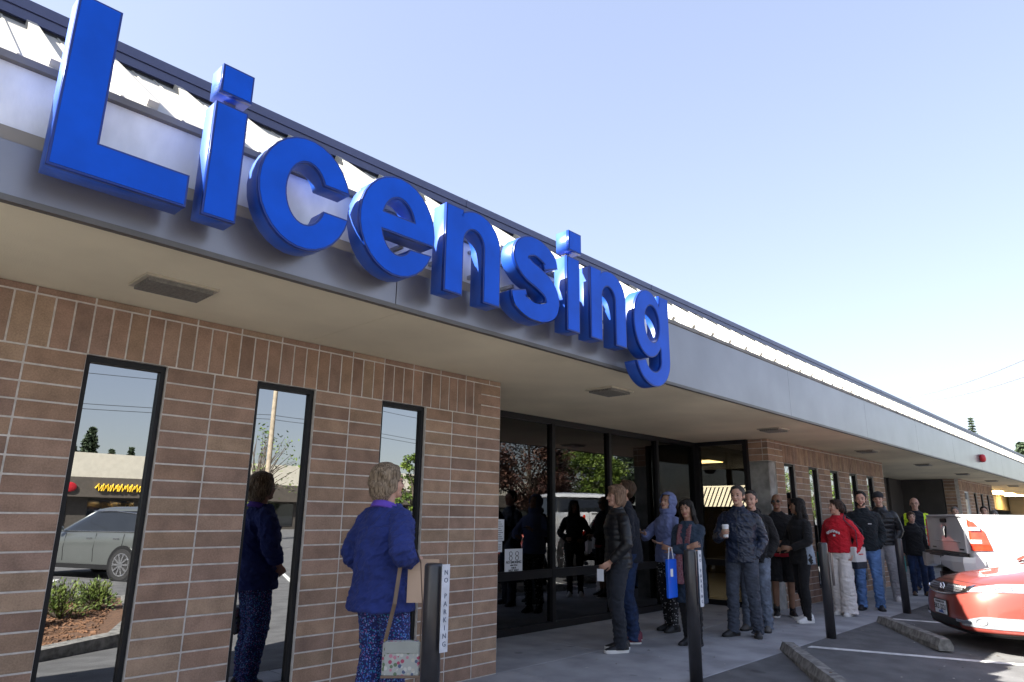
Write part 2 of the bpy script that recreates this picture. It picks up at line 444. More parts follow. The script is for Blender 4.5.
# soffit
sf = MB()
for a, b in ((-8.4, -5.2), (-5.2, -2.1), (-2.1, .95), (.95, 4.0), (4.0, 7.05), (7.05, 10.1), (10.1, 13.2), (13.2, 16.3), (16.3, 19.4), (19.4, 22.5), (22.5, 25.6), (25.6, 28.7), (28.7, 31.8), (31.8, 48)):
    sf.box(a+.002, b-.002, -1.2, 1.9, 2.586, 2.61)
part('soffit', sf, M_soffit, B)
# fascia
XL, XR, XS = -8.4, 48.0, .95
fp = MB(); fp.box(XL, XR, -1.235, -1.195, 2.573, 2.600); part('drip_edge', fp, M_lip, B)
fp = MB()
for a, b in zip([XL, -5.3, -2.2], [-5.3, -2.2, XS]): fp.box(a+.002, b-.002, -1.228, -1.20, 2.601, 2.838, ch=.002)
fx = XS
while fx < XR-.5:
    fp.box(fx+.002, min(fx+3.05, XR)-.002, -1.228, -1.20, 2.601, 3.196, ch=.002); fx += 3.05
part('fascia_panel', fp, M_metalp, B)
fp = MB(); fp.box(XL, XS-.002, -1.218, -1.195, 2.8385, 2.904); part('trim_strip', fp, M_beige, B)
fp = MB(); fp.box(XL, XS-.002, -1.208, -1.19, 2.905, 3.196); part('painted_board', fp, M_white, B)
gu = MB(); gu.box(XL, XR, -1.238, -1.15, 3.198, 3.232)
for k in range(int((XR-XL)/2.4)): gu.tube([(XL+.5+2.4*k, -1.245, 3.215), (XL+.5+2.4*k, -1.235, 3.215)], .013, 8)
part('gutter', gu, M_gut, B)
# ribbed metal roof slope
ry0, rz0, ry1, rz1 = -1.23, 3.234, -.115, 4.085
sl_ = math.atan2(rz1-rz0, ry1-ry0); LN = math.hypot(rz1-rz0, ry1-ry0)
def rp(x, t, h): return V((x, ry0+math.cos(sl_)*t-math.sin(sl_)*h, rz0+math.sin(sl_)*t+math.cos(sl_)*h))
def rbox(mb, x0, x1, t0, t1, h0, h1):
    mb.add([rp(x, t, h) for h in (h0, h1) for t in (t0, t1) for x in (x0, x1)], [(0,2,3,1), (4,5,7,6), (0,1,5,4), (2,6,7,3), (0,4,6,2), (1,3,7,5)])
rf = MB(); rbox(rf, XL, XR, 0, LN-.02, -.03, 0)
ri = MB(); k = 0; x = -4.118-.41*10
while x < XR:
    rbox(ri, x-.026, x+.026, .035, LN-.07, 0, .036)
    for q in (.14, .27): rbox(ri, x+q-.006, x+q+.006, .01, LN-.03, 0, .006)
    x += .41
r0 = part('roof_slope', rf, M_roof, B); part('standing_seam', ri, M_roof, r0)
sh = MB(); sh.box(XL, XR, -.160, -.06, 4.0, 4.10); part('gap_shade', sh, M_black, B)  # black strip paints the shade in the gap below the band
nb = MB(); nb.box(XL, XR, -.180, .1, 4.072, 4.130); nb.box(XL, XR, -.19, .12, 4.134, 4.200)
x = XL+1.3
q = part('roof_band', nb, M_navy, B)
while x < XR: nb2 = MB(); nb2.box(x, x+.012, -.194, .1, 4.134, 4.204); part('band_joint', nb2, M_navy, q); x += 3.2
fr = MB(); fr.box(XL, XR, .12, 14, 4.10, 4.18); fr.box(XL, XR, 13.9, 14.1, 0, 4.1); fr.box(XL, XL+.1, .25, 14, 0, 4.1); fr.box(XR-.1, XR, -1.1, 14, 0, 4.1); fr.box(XL, XL+.05, -1.19, .3, 2.62, 3.2)
part('flat_roof', fr, M_gut, B)
# interior
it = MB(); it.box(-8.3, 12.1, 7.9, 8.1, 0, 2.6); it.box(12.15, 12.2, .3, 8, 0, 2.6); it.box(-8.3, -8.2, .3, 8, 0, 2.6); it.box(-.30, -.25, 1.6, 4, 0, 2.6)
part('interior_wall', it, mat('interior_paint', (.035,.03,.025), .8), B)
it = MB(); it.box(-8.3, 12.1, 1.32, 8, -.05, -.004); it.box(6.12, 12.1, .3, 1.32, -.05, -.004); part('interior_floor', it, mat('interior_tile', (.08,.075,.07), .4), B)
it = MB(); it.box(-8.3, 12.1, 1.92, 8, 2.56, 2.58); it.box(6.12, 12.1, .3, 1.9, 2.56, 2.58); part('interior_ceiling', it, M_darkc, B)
M_lamp = emis('lit_panel', (1, .68, .22), 3.2)
for (x, y) in ((6.85, 2.9), (6.9, 4.4), (6.9, 6.0), (9.4, 2.9), (9.4, 4.4), (4.2, 4.4), (4.2, 6.0), (1.5, 6.0)):
    q = MB(); q.box(x-.33, x+.33, y-.33, y+.33, 2.545, 2.556)
    part('ceiling_light', q, M_lamp, B)
M_blind = emis('glowing_blind', (1, .86, .55), 1.25)  # emission stands in for daylight on the blind; no lamp here
q = MB(); q.box(12.06, 12.10, 2.8, 5.85, 1.60, 2.16); fb = part('added_window', q, M_frame, B)  # window and blind added to give bright stripes behind the entry glass
q = MB(); q.box(12.05, 12.058, 2.85, 5.8, 2.115, 2.15); part('glow_head', q, M_blind, fb)
k = 0; y = 2.75
while y < 5.8:
    q = MB(); q.prism([(max(y-.13,2.82), 2.11), (max(y-.06,2.82), 2.11), (min(y+.16,5.82), 1.63), (min(y+.09,5.82), 1.63)], 12.045, 12.055, 'x'); part('slat', q, M_blind, fb); y += .115
# storefront: long glazed wall and the short return wall
def storefront(axis, c, a0, a1, mull, rails, zt=2.585):
    f = MB(); t = .03
    def bx(a, b, z0, z1, dep=.05):
        if axis == 'y': f.box(a, b, c-dep, c+dep, z0, z1)
        else: f.box(c-dep, c+dep, a, b, z0, z1)
    for m in mull: bx(m-t, m+t, 0, zt-.001)
    es = sorted(mull)
    for a, b in zip(es[:-1], es[1:]):
        bx(a+t, b-t, zt-.07, zt-.001); bx(a+t, b-t, 0, .08)
        for r0_, r1_ in rails: bx(a+t, b-t, r0_, r1_, .045)
    sfm = part('storefront', f, M_frame, B)
    zs = [.08]+[z for r in rails for z in r]+[zt-.07]
    for a, b in zip(es[:-1], es[1:]):
        for z0, z1 in zip(zs[0::2], zs[1::2]):
            p = MB()
            if axis == 'y': p.box(a+t, b-t, c-.004, c+.004, z0, z1)
            else: p.box(c-.004, c+.004, a+t, b-t, z0, z1)
            part('pane', p, M_glass, sfm)
storefront('y', 1.27, 0, 6.05, [-.02, 1.0, 2.25, 3.52, 4.80, 6.04], [(.60, .70)])
storefront('x', 6.06, .33, 1.2, [.35, 1.195], [(.60, .70)])
# second and third recess
M_lamp2 = emis('lit_canopy_panel', (1, .72, .35), 7)
rc = MB(); rc.box(12.2, 19.75, 1.55, 1.65, 0, 2.584); rc.box(19.76, 19.95, .42, 1.66, 0, 2.583)
for x in (13.4, 14.6, 15.8, 17.0, 18.2): rc.box(x-.03, x+.03, 1.48, 1.55, 0, 2.58)
part('recess_wall', rc, M_bronze, B)
rc = MB(); rc.box(25.15, 44, 1.5, 1.65, 1.9, 2.584); rc.box(25.15, 44, 1.52, 1.65, 0, .9); part('recess_wall', rc, mat('tan_wall', (.45,.34,.17), .8), B)
rc = MB(); rc.box(38.5, 39.3, -.1, 1.4, 0, 2.584); part('recess_wall', rc, M_bronze, B)
for x_ in (27.5, 30.5, 33.5, 36.5): q = MB(); q.box(x_-.5, x_+.5, .5, 1.2, 2.55, 2.575); part('ceiling_light', q, M_lamp2, B)
q = MB(); q.box(25.3, 32.9, 1.56, 1.6, .9, 1.9); part('banner', q, mat('purple_panel', (.05,.045,.16), .6), B)
q = MB(); q.box(27.4, 28.6, 1.42, 1.46, 1.0, 2.0); part('yellow_panel', q, mat('yellow_panel', (.65,.55,.04), .6), B)
# soffit light boxes
M_lens = mat('lens', (.16,.155,.14), .5, var=.2, vscale=60)
M_vf = mat('vent_frame', (.42,.38,.3), .6)
for (x0, x1, y0, y1) in ((-3.45, -3.10, -.70, -.46), (.84, 1.18, -.70, -.42), (4.86, 5.2, -.70, -.42), (8.95, 9.3, -.74, -.46), (13.0, 13.35, -.74, -.46), (17.1, 17.45, -.74, -.46), (21.2, 21.55, -.74, -.46), (25.3, 25.65, -.74, -.46)):
    f = MB(); t = .022
    f.box(x0-t, x1+t, y0-t, y0, 2.572, 2.5858); f.box(x0-t, x1+t, y1, y1+t, 2.572, 2.5858); f.box(x0-t, x0, y0, y1, 2.572, 2.5858); f.box(x1, x1+t, y0, y1, 2.572, 2.5858)
    fo = part('soffit_fixture', f, M_vf, B)
    d = MB(); nl = 9
    for k in range(nl): yy = y0+(y1-y0)*(k+.5)/nl; d.box(x0, x1, yy-.009, yy+.009, 2.552, 2.584)
    d.box(x0, x1, y0, y1, 2.5845, 2.5856); part('grille', d, M_lens, fo)
# posters and window sign inside openings
pw = MB(); pw.box(67.25*L, 68.75*L, .050, .058, 1.2, 2.0); solo('window_poster', pw, mat('poster', (.62,.6,.5), .6, var=.3, vscale=9), 'pale poster in the far white framed window behind the white pickup', 'poster')

# ---------------------------------------------------------------- channel letter sign
S = thing('channel_letter_sign', 'large glossy blue three dimensional Licensing letters standing on the fascia edge', 'sign')
YF, YB = -1.445, -1.325
def ellarc(cx, cz, a, b, t0, t1, n=28, p=2.0):
    r = []
    for i in range(n+1):
        t = math.radians(t0+(t1-t0)*i/n); c, d = math.cos(t), math.sin(t)
        r.append((cx+a*math.copysign(abs(c)**(2/p), c), cz+b*math.copysign(abs(d)**(2/p), d)))
    return r
def letter(polys, name='letter', label=None, parent=S):
    """2D outlines with holes -> a box letter: bright face, thin dark trim lip, returns"""
    def curve(depth, bev, off=0):
        cu = bpy.data.curves.new('c', 'CURVE'); cu.dimensions = '2D'; cu.fill_mode = 'BOTH'; cu.extrude = depth; cu.bevel_depth = bev; cu.bevel_resolution = 1; cu.offset = off
        for p in polys:
            sp = cu.splines.new('POLY'); sp.points.add(len(p)-1)
            for q, (x, z) in zip(sp.points, p): q.co = (x, z, 0, 1)
            sp.use_cyclic_u = True
        o = bpy.data.objects.new('c', cu); COL.objects.link(o); dg = bpy.context.evaluated_depsgraph_get()
        me = bpy.data.meshes.new_from_object(o.evaluated_get(dg), depsgraph=dg); bpy.data.objects.remove(o); me.materials.clear(); return me
    X = Matrix(((1,0,0,0), (0,0,-1,0), (0,1,0,0), (0,0,0,1)))
    d = (YB-YF)/2
    body = curve(d-.004, .0025); body.transform(Matrix.Translation((0, (YF+YB)/2+.004, 0)) @ X)
    lo_ = part(name, body, M_bluer, parent, label=label)
    tr = curve(.011, .0012, .0025); tr.transform(Matrix.Translation((0, YF+.006, 0)) @ X)
    part('trim', tr, M_blued, lo_)
    fa = curve(.0015, 0, -.006); fa.transform(Matrix.Translation((0, YF-.0075, 0)) @ X)
    part('face', fa, M_blue, lo_)
    return lo_
def rect(x0, x1, z0, z1): return [(x0, z0), (x1, z0), (x1, z1), (x0, z1)]
BL, XH, CAP = 2.697, 3.287, 3.507
letter([[(-4.118, BL), (-3.577, BL), (-3.577, 2.85), (-3.955, 2.85), (-3.955, CAP), (-4.118, CAP)]])
letter([rect(-3.498, -3.342, BL-.004, XH)]); letter([rect(-3.486, -3.332, 3.352, CAP-.004)], 'letter_dot')
def letter_c(cx, cz, a, b, ia, ib, zu, zl):
    tu = math.degrees(math.asin((zu-cz)/b)); tl = math.degrees(math.asin((zl-cz)/b))
    iu = math.degrees(math.asin((zu-cz)/ib)); il = math.degrees(math.asin((zl-cz)/ib))
    return [ellarc(cx, cz, a, b, tu, 360+tl)+ellarc(cx, cz, ia, ib, 360+il, iu)]
letter(letter_c(-2.981, 2.985, .268, .313, .118, .180, 3.071, 2.915))
cx, cz = -2.372, 2.997
b_ = .31; z1, z2 = 2.948, 3.058
tl = math.degrees(math.asin((2.882-cz)/b_)); il = math.degrees(math.asin((2.876-cz)/.182)); i1 = math.degrees(math.asin((z1-cz)/.182)); o1 = math.degrees(math.asin((z1-cz)/b_))
letter([ellarc(cx, cz, .275, b_, o1, 360+tl)+ellarc(cx, cz, .125, .182, 360+il, 180-i1), ellarc(cx, cz, .125, .182, math.degrees(math.asin((z2-cz)/.182)), 180-math.degrees(math.asin((z2-cz)/.182)))])
def letter_n(x0, x1, st=.150):
    cx = (x0+x1)/2+.045; a = x1-cx
    out = [(x0, BL), (x0+st, BL), (x0+st, 3.06)]
    icx = (x0+st+x1-st)/2; ia = (x1-st-x0-st)/2
    out += ellarc(icx, 3.06, ia, .115, 180, 0, 18)
    out += [(x1-st, BL), (x1, BL), (x1, 3.08)]
    out += ellarc(cx-.02, 3.09, a+.02, .215, 0, 132, 22)
    out += [(x0+st-.004, 3.205), (x0+st-.004, XH), (x0, XH)]
    return [out]
letter(letter_n(-2.004, -1.512))
def stroke(pts, wfun, n=60):
    """closed outline around a Catmull-Rom centre line"""
    P = [V((a, b, 0)) for a, b in pts]; P = [P[0]*2-P[1]]+P+[P[-1]*2-P[-2]]
    c = []
    for i in range(1, len(P)-2):
        for k in range(n//(len(P)-3)):
            t = k/(n//(len(P)-3)); p0, p1, p2, p3 = P[i-1:i+3]
            c.append(.5*((2*p1)+(-p0+p2)*t+(2*p0-5*p1+4*p2-p3)*t*t+(-p0+3*p1-3*p2+p3)*t**3))
    c.append(P[-2]); Lf, Rt = [], []
    for i, p in enumerate(c):
        t = (c[min(i+1, len(c)-1)]-c[max(i-1, 0)]).normalized(); nn = V((-t.y, t.x, 0)); w_ = wfun(i/(len(c)-1))
        Lf.append(p+nn*w_); Rt.append(p-nn*w_)
    return Lf, Rt
sp = [(-.968,3.118), (-1.0,3.195), (-1.14,3.245), (-1.265,3.205), (-1.295,3.122), (-1.225,3.052), (-1.10,3.008), (-.995,2.955), (-.952,2.875), (-.985,2.79), (-1.14,2.748), (-1.29,2.79), (-1.32,2.872)]
Lf, Rt = stroke(sp, lambda t: .070+.012*math.exp(-((t-.5)/.2)**2)+.006*(abs(t-.5) > .42), 96)
letter([[(p.x, min(max(p.y, 2.682), 3.312)) for p in Lf]+[(p.x, min(max(p.y, 2.682), 3.312)) for p in Rt[::-1]]])
letter([rect(-.776, -.628, BL, XH)]); letter([rect(-.752, -.602, 3.348, CAP)], 'letter_dot')
letter(letter_n(-.482, .004, .147))
gx = .352
gl = [(.548, XH-.005), (.693, XH-.005), (.693, 2.70)]
gl += ellarc(.418, 2.70, .275, .262, 0, -163, 30)
gl += [(.292, 2.655)]
gl += ellarc(.418, 2.68, .128, .118, -165, 0, 18)
gl += [(.546, 2.775)]
gl += ellarc(gx+.008, 2.99, .232, .302, -40, -320, 40)
letter([gl, ellarc(.412, 2.997, .124, .172, 0, 359, 40)])
# stand-off brackets behind the letters
for x in (-3.98, -3.42, -3.15, -2.5, -2.25, -1.93, -1.58, -1.25, -1.02, -.7, -.41, -.07, .22, .6):
    for za, zb in ((2.93,2.955), (3.12,3.14)): bkt = MB(); bkt.box(x-.012, x+.012, YB-.002, -1.20, za, zb); part('bracket', bkt, M_steel, S)
for xa, xb in ((-3.44,-3.38), (-.71,-.66)): bkt = MB(); bkt.box(xa, xb, -1.38, -1.34, 3.27, 3.37); part('bracket', bkt, M_steel, S)

# fire alarm bell on the fascia
fb = thing('alarm_bell', 'round red alarm bell on the brushed fascia near its far end', 'alarm', (16.1, -1.235, 2.885))
q = MB(); q.tube([(0,0,0), (0,-.07,0), (0,-.10,0), (0,-.115,0)], [.10,.10,.08,.03], 20); part('gong', q, M_red, fb, True)
q = MB(); q.box(-.07,.07,-.01,.006,-.07,.07); part('backbox', q, M_red, fb)

# notices on the glass
def notice(x0, x1, z0, z1, y, label, kind, name='notice'):
    t = thing(name, label, 'sign', (x0, y, z0))
    q = MB(); q.box(0, x1-x0, -.003, 0, 0, z1-z0); part('sheet', q, M_paper, t)
    return t, x1-x0, z1-z0
t, w_, h_ = notice(1.395, 1.70, .655, .955, 1.262, 'white no smoking notice with two prohibition circles on the dark entry glass', 's', 'no_smoking_notice')
F = lambda x, z: frame((x, -.0045, z), (1,0,0), (0,0,1))
for cx_ in (.098, .207):
    for zc in (.245, .195):
        q = MB(); pts = [(cx_+.026*math.cos(a), -.006, zc+.024*math.sin(a)) for a in [2*PI*k/20 for k in range(21)]]; q.tube(pts, .003, 6); part('ring', q, M_ink, t)
for s_, z, sz in (('NO SMOKING', .148, .042), ('within 25 feet', .115, .022), ('THIS IS', .085, .028), ('NOT WAY', .055, .036), ('IN', .025, .022)): place_text(s_, sz, F(.152, z), M_ink, t, bold=.0008)
t, w_, h_ = notice(1.25, 1.375, 1.05, 1.295, 1.262, 'white printed sheet with small text, upper one of the two taped beside the brick corner', 's', 'paper_notice')
for k in range(9): q = MB(); q.box(.02, .105-.02*(k % 3), -.005, -.003, .02+.024*k, .026+.024*k); part('text_line', q, M_ink, t)
t, w_, h_ = notice(1.25, 1.345, .925, 1.045, 1.262, 'smaller white sheet below the printed sheet beside the brick corner', 's', 'paper_notice')
for k in range(3): q = MB(); q.box(.02, .075, -.005, -.003, .03+.024*k, .036+.024*k); part('text_line', q, M_ink, t)

# ---------------------------------------------------------------- bollards, wheel stops
M_signink = mat('sign_ink', (.10,.12,.18), .7)
M_boll = mat('bollard_paint', (.028,.028,.033), .32, var=.15, vscale=12, spec=.6)
bl_labels = ['dark steel bollard with white sign plate beside the woman in blue', 'dark steel bollard with white sign plate in front of the woman with scarf',
             'dark steel bollard by the woman in the red hoodie, dark bracket on its side', 'dark steel bollard standing by the man in grey sweatpants and cap', 'dark steel bollard hidden low behind the red car']
for k, (x, y) in enumerate(((-1.935, -1.38), (1.0, -1.38), (4.17, -1.39), (7.33, -1.40), (10.45, -1.40))):
    t = thing('bollard', bl_labels[k], 'bollard', (x, y, 0), 0, 'steel bollards along the walkway')
    q = MB(); q.tube([(0,0,-.05), (0,0,1.05), (0,0,1.062), (0,0,1.068)], [.0545,.0545,.050,.042], 32); part('post', q, M_boll, t, False)
    kids(t)[0].data.polygons.foreach_set('use_smooth', [len(p.vertices) == 4 for p in kids(t)[0].data.polygons])
    if k < 2:
        q = MB(); q.box(-.008, .050, -.083, -.079, .60, 1.065, ch=.001); pl = part('sign_plate', q, M_plate_w, t)
        z = 1.02
        for ch in 'NO PARKING':
            if ch != ' ': place_text(ch, .038, frame((.021, -.0845, z), (1,0,0), (0,0,1)), M_signink, pl, 'letter')
            z -= .042
    elif k == 2:
        q = MB(); q.box(.0, .062, -.083, -.077, .58, .95); part('bracket', q, M_boll, t)
def wheel_stop(cx, cy, label, ang):
    t = thing('wheel_stop', label, 'wheel stop', (cx, cy, gz(cy)-.01), ang, 'concrete wheel stops')
    q = MB(); poly = [(-.085,0), (.085,0), (.085,.05), (.05,.125), (-.05,.125), (-.085,.05)]
    rs = []
    n = 22; rw = random.Random(int(cx*10))
    for i in range(n+1):
        s_ = -.92+1.84*i/n; e = .93 if i in (0, n) else 1
        rs.append([V((s_, a*e+rw.uniform(-.003,.003), b*e+(rw.uniform(-.004,.004) if b > .06 else 0))) for a, b in poly])
    q.loft(rs); part('block', q, M_stop, t)
    q = MB()
    for s_ in (-.6, .6): q.tube([(s_,0,.12), (s_,0,.1275)], .014, 10)
    part('anchor_pin', q, mat('rust', (.12,.06,.03), .9), t)
    return t
wa = math.atan2(.574, .819)
wheel_stop(5.28, -1.95, 'weathered concrete wheel stop in front of the red sedan', wa)
wheel_stop(2.28, -1.86, 'mossy concrete wheel stop nearest the camera at the bottom edge', wa)
wheel_stop(8.4, -1.98, 'concrete wheel stop under the tail of the white pickup', wa)
# ---------------------------------------------------------------- vehicles
def interp(levels, m):
    """smooth (Catmull-Rom) interpolation of level tuples"""
    out = []; Ls = [levels[0]]+levels+[levels[-1]]
    for i in range(1, len(Ls)-2):
        for k in range(m):
            t = k/m; p0, p1, p2, p3 = Ls[i-1:i+3]
            out.append(tuple(.5*((2*b)+(-a+c)*t+(2*a-5*b+4*c-d)*t*t+(-a+3*b-3*c+d)*t**3) for a, b, c, d in zip(p0, p1, p2, p3)))
    out.append(levels[-1]); return out
def hull_pt(lv, t):
    z, xf, xr, w_, nf, nr = lv; xm = (xf+xr)/2; c, s_ = math.cos(t), math.sin(t); n = nf if c > 0 else nr
    y = w_*math.copysign(abs(s_)**(2/n), s_); a = (xf-xm) if c > 0 else (xm-xr)
    return V((xm+a*math.copysign(abs(c)**(2/n), c), y, z))
def hull(levels, m=4, seg=96, cap=True):
    mb = MB(); lv = interp(levels, m)
    # denser sampling near the corners
    ts = [2*PI*(k+.5)/seg for k in range(seg)]
    ts = [t - .0*math.sin(4*t) for t in ts]
    mb.loft([[hull_pt(l, t) for t in ts] for l in lv], cap); return mb
class Skin:
    def __init__(s, levels): s.lv = interp(levels, 8)
    def at(s, y, z, off=.006):
        L_ = s.lv
        for a, b in zip(L_[:-1], L_[1:]):
            if a[0] <= z <= b[0]:
                k = (z-a[0])/max(1e-6, b[0]-a[0]); l = tuple(p+(q-p)*k for p, q in zip(a, b)); break
        else: l = L_[-1] if z > L_[-1][0] else L_[0]
        def pt(yy):
            z_, xf, xr, w_, nf, nr = l; xm = (xf+xr)/2; yy = max(-w_*.9999, min(w_*.9999, yy))
            return V((xm+(xf-xm)*(1-abs(yy/w_)**nf)**(1/nf), yy, z))
        p = pt(y); e = .004; q = pt(y+e if y < 0 else y-e); t = (p-q).normalized(); nrm = V((abs(t.y), -t.x*(1 if t.y > 0 else -1), 0))
        if nrm.y*y < 0: nrm.y = -nrm.y
        return p+nrm*off
    def patch(s, ys, zlo, zhi, off=.006, nz=6):
        mb = MB(); rows = []
        for y in ys:
            a, b = zlo(y), zhi(y); rows.append([s.at(y, a+(b-a)*k/nz, off) for k in range(nz+1)])
        n = nz+1; vs = [p for r in rows for p in r]
        mb.add(vs, [(i*n+j, i*n+j+1, (i+1)*n+j+1, (i+1)*n+j) for i in range(len(rows)-1) for j in range(nz)])
        return mb
    def curve(s, pts, off, r, mb=None):
        mb = mb or MB(); mb.tube([s.at(y, z, off) for y, z in pts], r, 8); return mb
def wheel(parent, x, y, r, wd, side, rim_m, spokes=10):
    w_ = MB(); prof = [(.62,.0), (.93,.0), (1,.12), (1,.88), (.93,1), (.62,1)]
    rings = []
    for rr_, t in prof: rings.append([V((x+r*rr_*math.cos(a), y+side*wd*(t-1), r+r*rr_*math.sin(a))) for a in [2*PI*k/36 for k in range(36)]])
    w_.loft(rings, True); wo = part('wheel', w_, M_rubber, parent, False)
    q = MB()
    for k in range(spokes):
        a = 2*PI*k/spokes; M = Matrix.Translation((x, y+side*.004, r)) @ Matrix.Rotation(-a, 4, 'Y')
        q.box(.04, r*.66, -.012, .012, -.020, .020, M)
    rings = [[V((x+rr_*math.cos(a), y+side*yy, r+rr_*math.sin(a))) for a in [2*PI*k/36 for k in range(36)]] for rr_, yy in ((r*.70,.006), (r*.70,-.03), (r*.63,-.03), (r*.63,.006), (r*.70,.006))]
    q.loft(rings, False)
    q.tube([(x, y-side*.02, r), (x, y+side*.018, r)], .055, 16)
    part('rim', q, rim_m, wo)
    return wo
def paint(name, c, metal=.35, rough=.3):
    m = mat(name, c, rough, metal=metal, var=.03, vscale=2, coat=1.0); return m
M_cglass = mat('car_glass', (.012,.014,.016), .03, var=.1, spec=.9, coat=1)
M_lens_c = mat('headlamp_lens', (.42,.44,.47), .12, metal=.6, var=.14, vscale=30, coat=1)
M_amber = mat('amber_lens', (.65,.25,.03), .15, coat=1)
M_grille = mat('grille_black', (.01,.01,.011), .4)
M_plate = mat('plate_white', (.62,.66,.72), .4, var=.03)
M_pblue = mat('plate_blue', (.05,.12,.4), .5)
M_silv = paint('silver_paint', (.19,.205,.20), .7, .3)
M_wht = paint('white_paint', (.68,.69,.71), .05, .35)
M_redp = paint('red_paint', (.30,.060,.046), .35, .34)

def sedan(loc, az, label, col, group=None):
    t = thing('parked_car', label, 'car', loc, az, group)
    lv = [(.175,-.12,-4.42,.78,4.2,4.5), (.215,-.03,-4.5,.855,4.6,5), (.30,-.005,-4.53,.872,4.6,5), (.42,0,-4.55,.878,4.4,5), (.54,-.012,-4.54,.882,4.2,5), (.63,-.045,-4.52,.884,4.0,5), (.70,-.115,-4.50,.878,3.7,5),
          (.755,-.25,-4.49,.868,3.4,5), (.80,-.46,-4.48,.855,3.2,5), (.845,-.74,-4.46,.845,3.2,5), (.90,-1.05,-4.44,.83,3.2,5), (.945,-1.22,-4.42,.80,3.4,5), (.985,-1.35,-4.38,.72,3.6,5)]
    sk = Skin(lv)
    part('body', hull(lv, 5, 128), col, t, True)
    cb = [(.93,-1.12,-4.12,.76,5,4), (1.08,-1.42,-3.85,.71,5,4), (1.24,-1.78,-3.55,.64,5,4), (1.36,-2.08,-3.28,.575,5,4)]
    part('cabin_glass', hull(cb, 4, 64), M_cglass, t, True)
    rfl = [(1.345,-2.03,-3.32,.585,5,4), (1.385,-2.12,-3.25,.57,4,4), (1.415,-2.3,-3.1,.50,3.4,3.4), (1.43,-2.5,-2.9,.36,3,3)]
    part('roof', hull(rfl, 4, 64), col, t, True)
    pm = MB()
    for s_ in (-1, 1):
        pm.tube([hull_pt(cb[0], s_*.50), hull_pt(cb[1], s_*.48), hull_pt(cb[2], s_*.46), hull_pt(cb[3], s_*.44)], .028, 8)
        pm.tube([hull_pt(cb[0], s_*1.62), hull_pt(cb[3], s_*1.6)], .03, 8)
        pm.tube([hull_pt(cb[0], s_*2.5), hull_pt(cb[3], s_*2.45)], .05, 8)
    part('pillar', pm, col, t, True)
    # grille with chrome wing
    fr_ = lambda a, b, n: [a+(b-a)*i/n for i in range(n+1)]
    g_ = part('grille', sk.patch(fr_(-.47,.47,30), lambda y: .575+.05*(abs(y)/.47)**2, lambda y: .695-.015*(abs(y)/.47)**2, .007), M_grille, t)
    hx = MB()
    for r_ in range(4):
        for c_ in range(-12, 13):
            y = c_*.034+(.017 if r_ % 2 else 0); z = .60+r_*.024
            if z > .695-.01 or z < .585+.05*(abs(y)/.47)**2 or abs(y) < .075: continue
            hx.tube([sk.at(y+.011*math.cos(a), z+.009*math.sin(a), .012) for a in [PI/3*k for k in range(7)]], .0022, 5)
    part('mesh_pattern', hx, M_steel, g_)
    cr = MB(); sk.curve([(y, .572+.052*(abs(y)/.47)**2) for y in fr_(-.50,.50,30)], .014, .012, cr)
    for s_ in (-1, 1):
        pa = sk.patch([s_*y for y in fr_(.30,.50,8)], lambda y: .60+.03*(abs(y)-.3)/.2, lambda y: .60+.03*(abs(y)-.3)/.2+.022+.06*(abs(y)-.3)/.2, .013); cr.add(pa.v, pa.f)
    part('chrome_wing', cr, M_chrome, t)
    em = MB(); em.tube([sk.at(0,.642,.016)+V((0,.060*math.cos(a),.046*math.sin(a))) for a in [2*PI*k/28 for k in range(29)]], .0065, 8)
    for s_ in (-1, 1): em.tube([sk.at(0,.642,.018)+V((0,s_*.034,.035)), sk.at(0,.642,.018)+V((0,s_*.020,0)), sk.at(0,.642,.018)+V((0,s_*.028,-.035))], .0065, 8)
    em.tube([sk.at(0,.642,.018)+V((0,-.022,.0)), sk.at(0,.642,.018)+V((0,.022,.0))], .006, 8)
    part('emblem', em, M_chrome, t)
    # lamps
    for s_ in (-1, 1):
        ys = [s_*y for y in fr_(.47,.872,34)]
        lo = lambda y: .625+.035*((abs(y)-.47)/.4)
        hi = lambda y: .66+.062*min(1, (abs(y)-.47)/.16)+.03*((abs(y)-.47)/.4)
        hl = part('headlight', sk.patch(ys, lo, hi, .006), M_lens_c, t, True)
        q = MB()
        for yy in (.60,.70): q.tube([sk.at(s_*yy+.034*math.cos(a),.675+.026*math.sin(a),.009) for a in [2*PI*k/20 for k in range(21)]], .003, 6)
        part('reflector', q, M_chrome, hl)
        q = sk.patch([s_*y for y in fr_(.845,.873,8)], lambda y: .668, lambda y: .722, .010); part('indicator', q, M_amber, hl)
        fl = part('fog_lamp', sk.patch([s_*y for y in fr_(.42,.80,20)], lambda y: .262+.0*y, lambda y: .30+.085*min(1, max(0, (abs(y)-.42)/.24)), .006), M_lens_c, t, True)
        q = sk.patch([s_*y for y in fr_(.34,.56,14)], lambda y: .292, lambda y: .322, .014); part('garnish', q, M_chrome, fl)
        q = MB(); q.tube([sk.at(s_*.64+.036*math.cos(a),.325+.032*math.sin(a),.010) for a in [2*PI*k/20 for k in range(21)]], .003, 6); part('bulb_ring', q, M_steel, fl)
        mi = MB(); mi.ell((-1.75, s_*.95, 1.0), (.06,.10,.065)); part('mirror', mi, col, t, True)
    lip = part('lower_lip', sk.patch(fr_(-.80,.80,40), lambda y: .165, lambda y: .215, .012), M_grille, t)
    part('intake', sk.patch(fr_(-.38,.38,20), lambda y: .225, lambda y: .315, .005), M_grille, t)
    # number plate
    pl = thing_part('number_plate', t)
    q = MB(); q.box(.012,.018,-.1525,.1525,.335,.487, ch=.002); a = part('number_plate', q, M_plate, t)
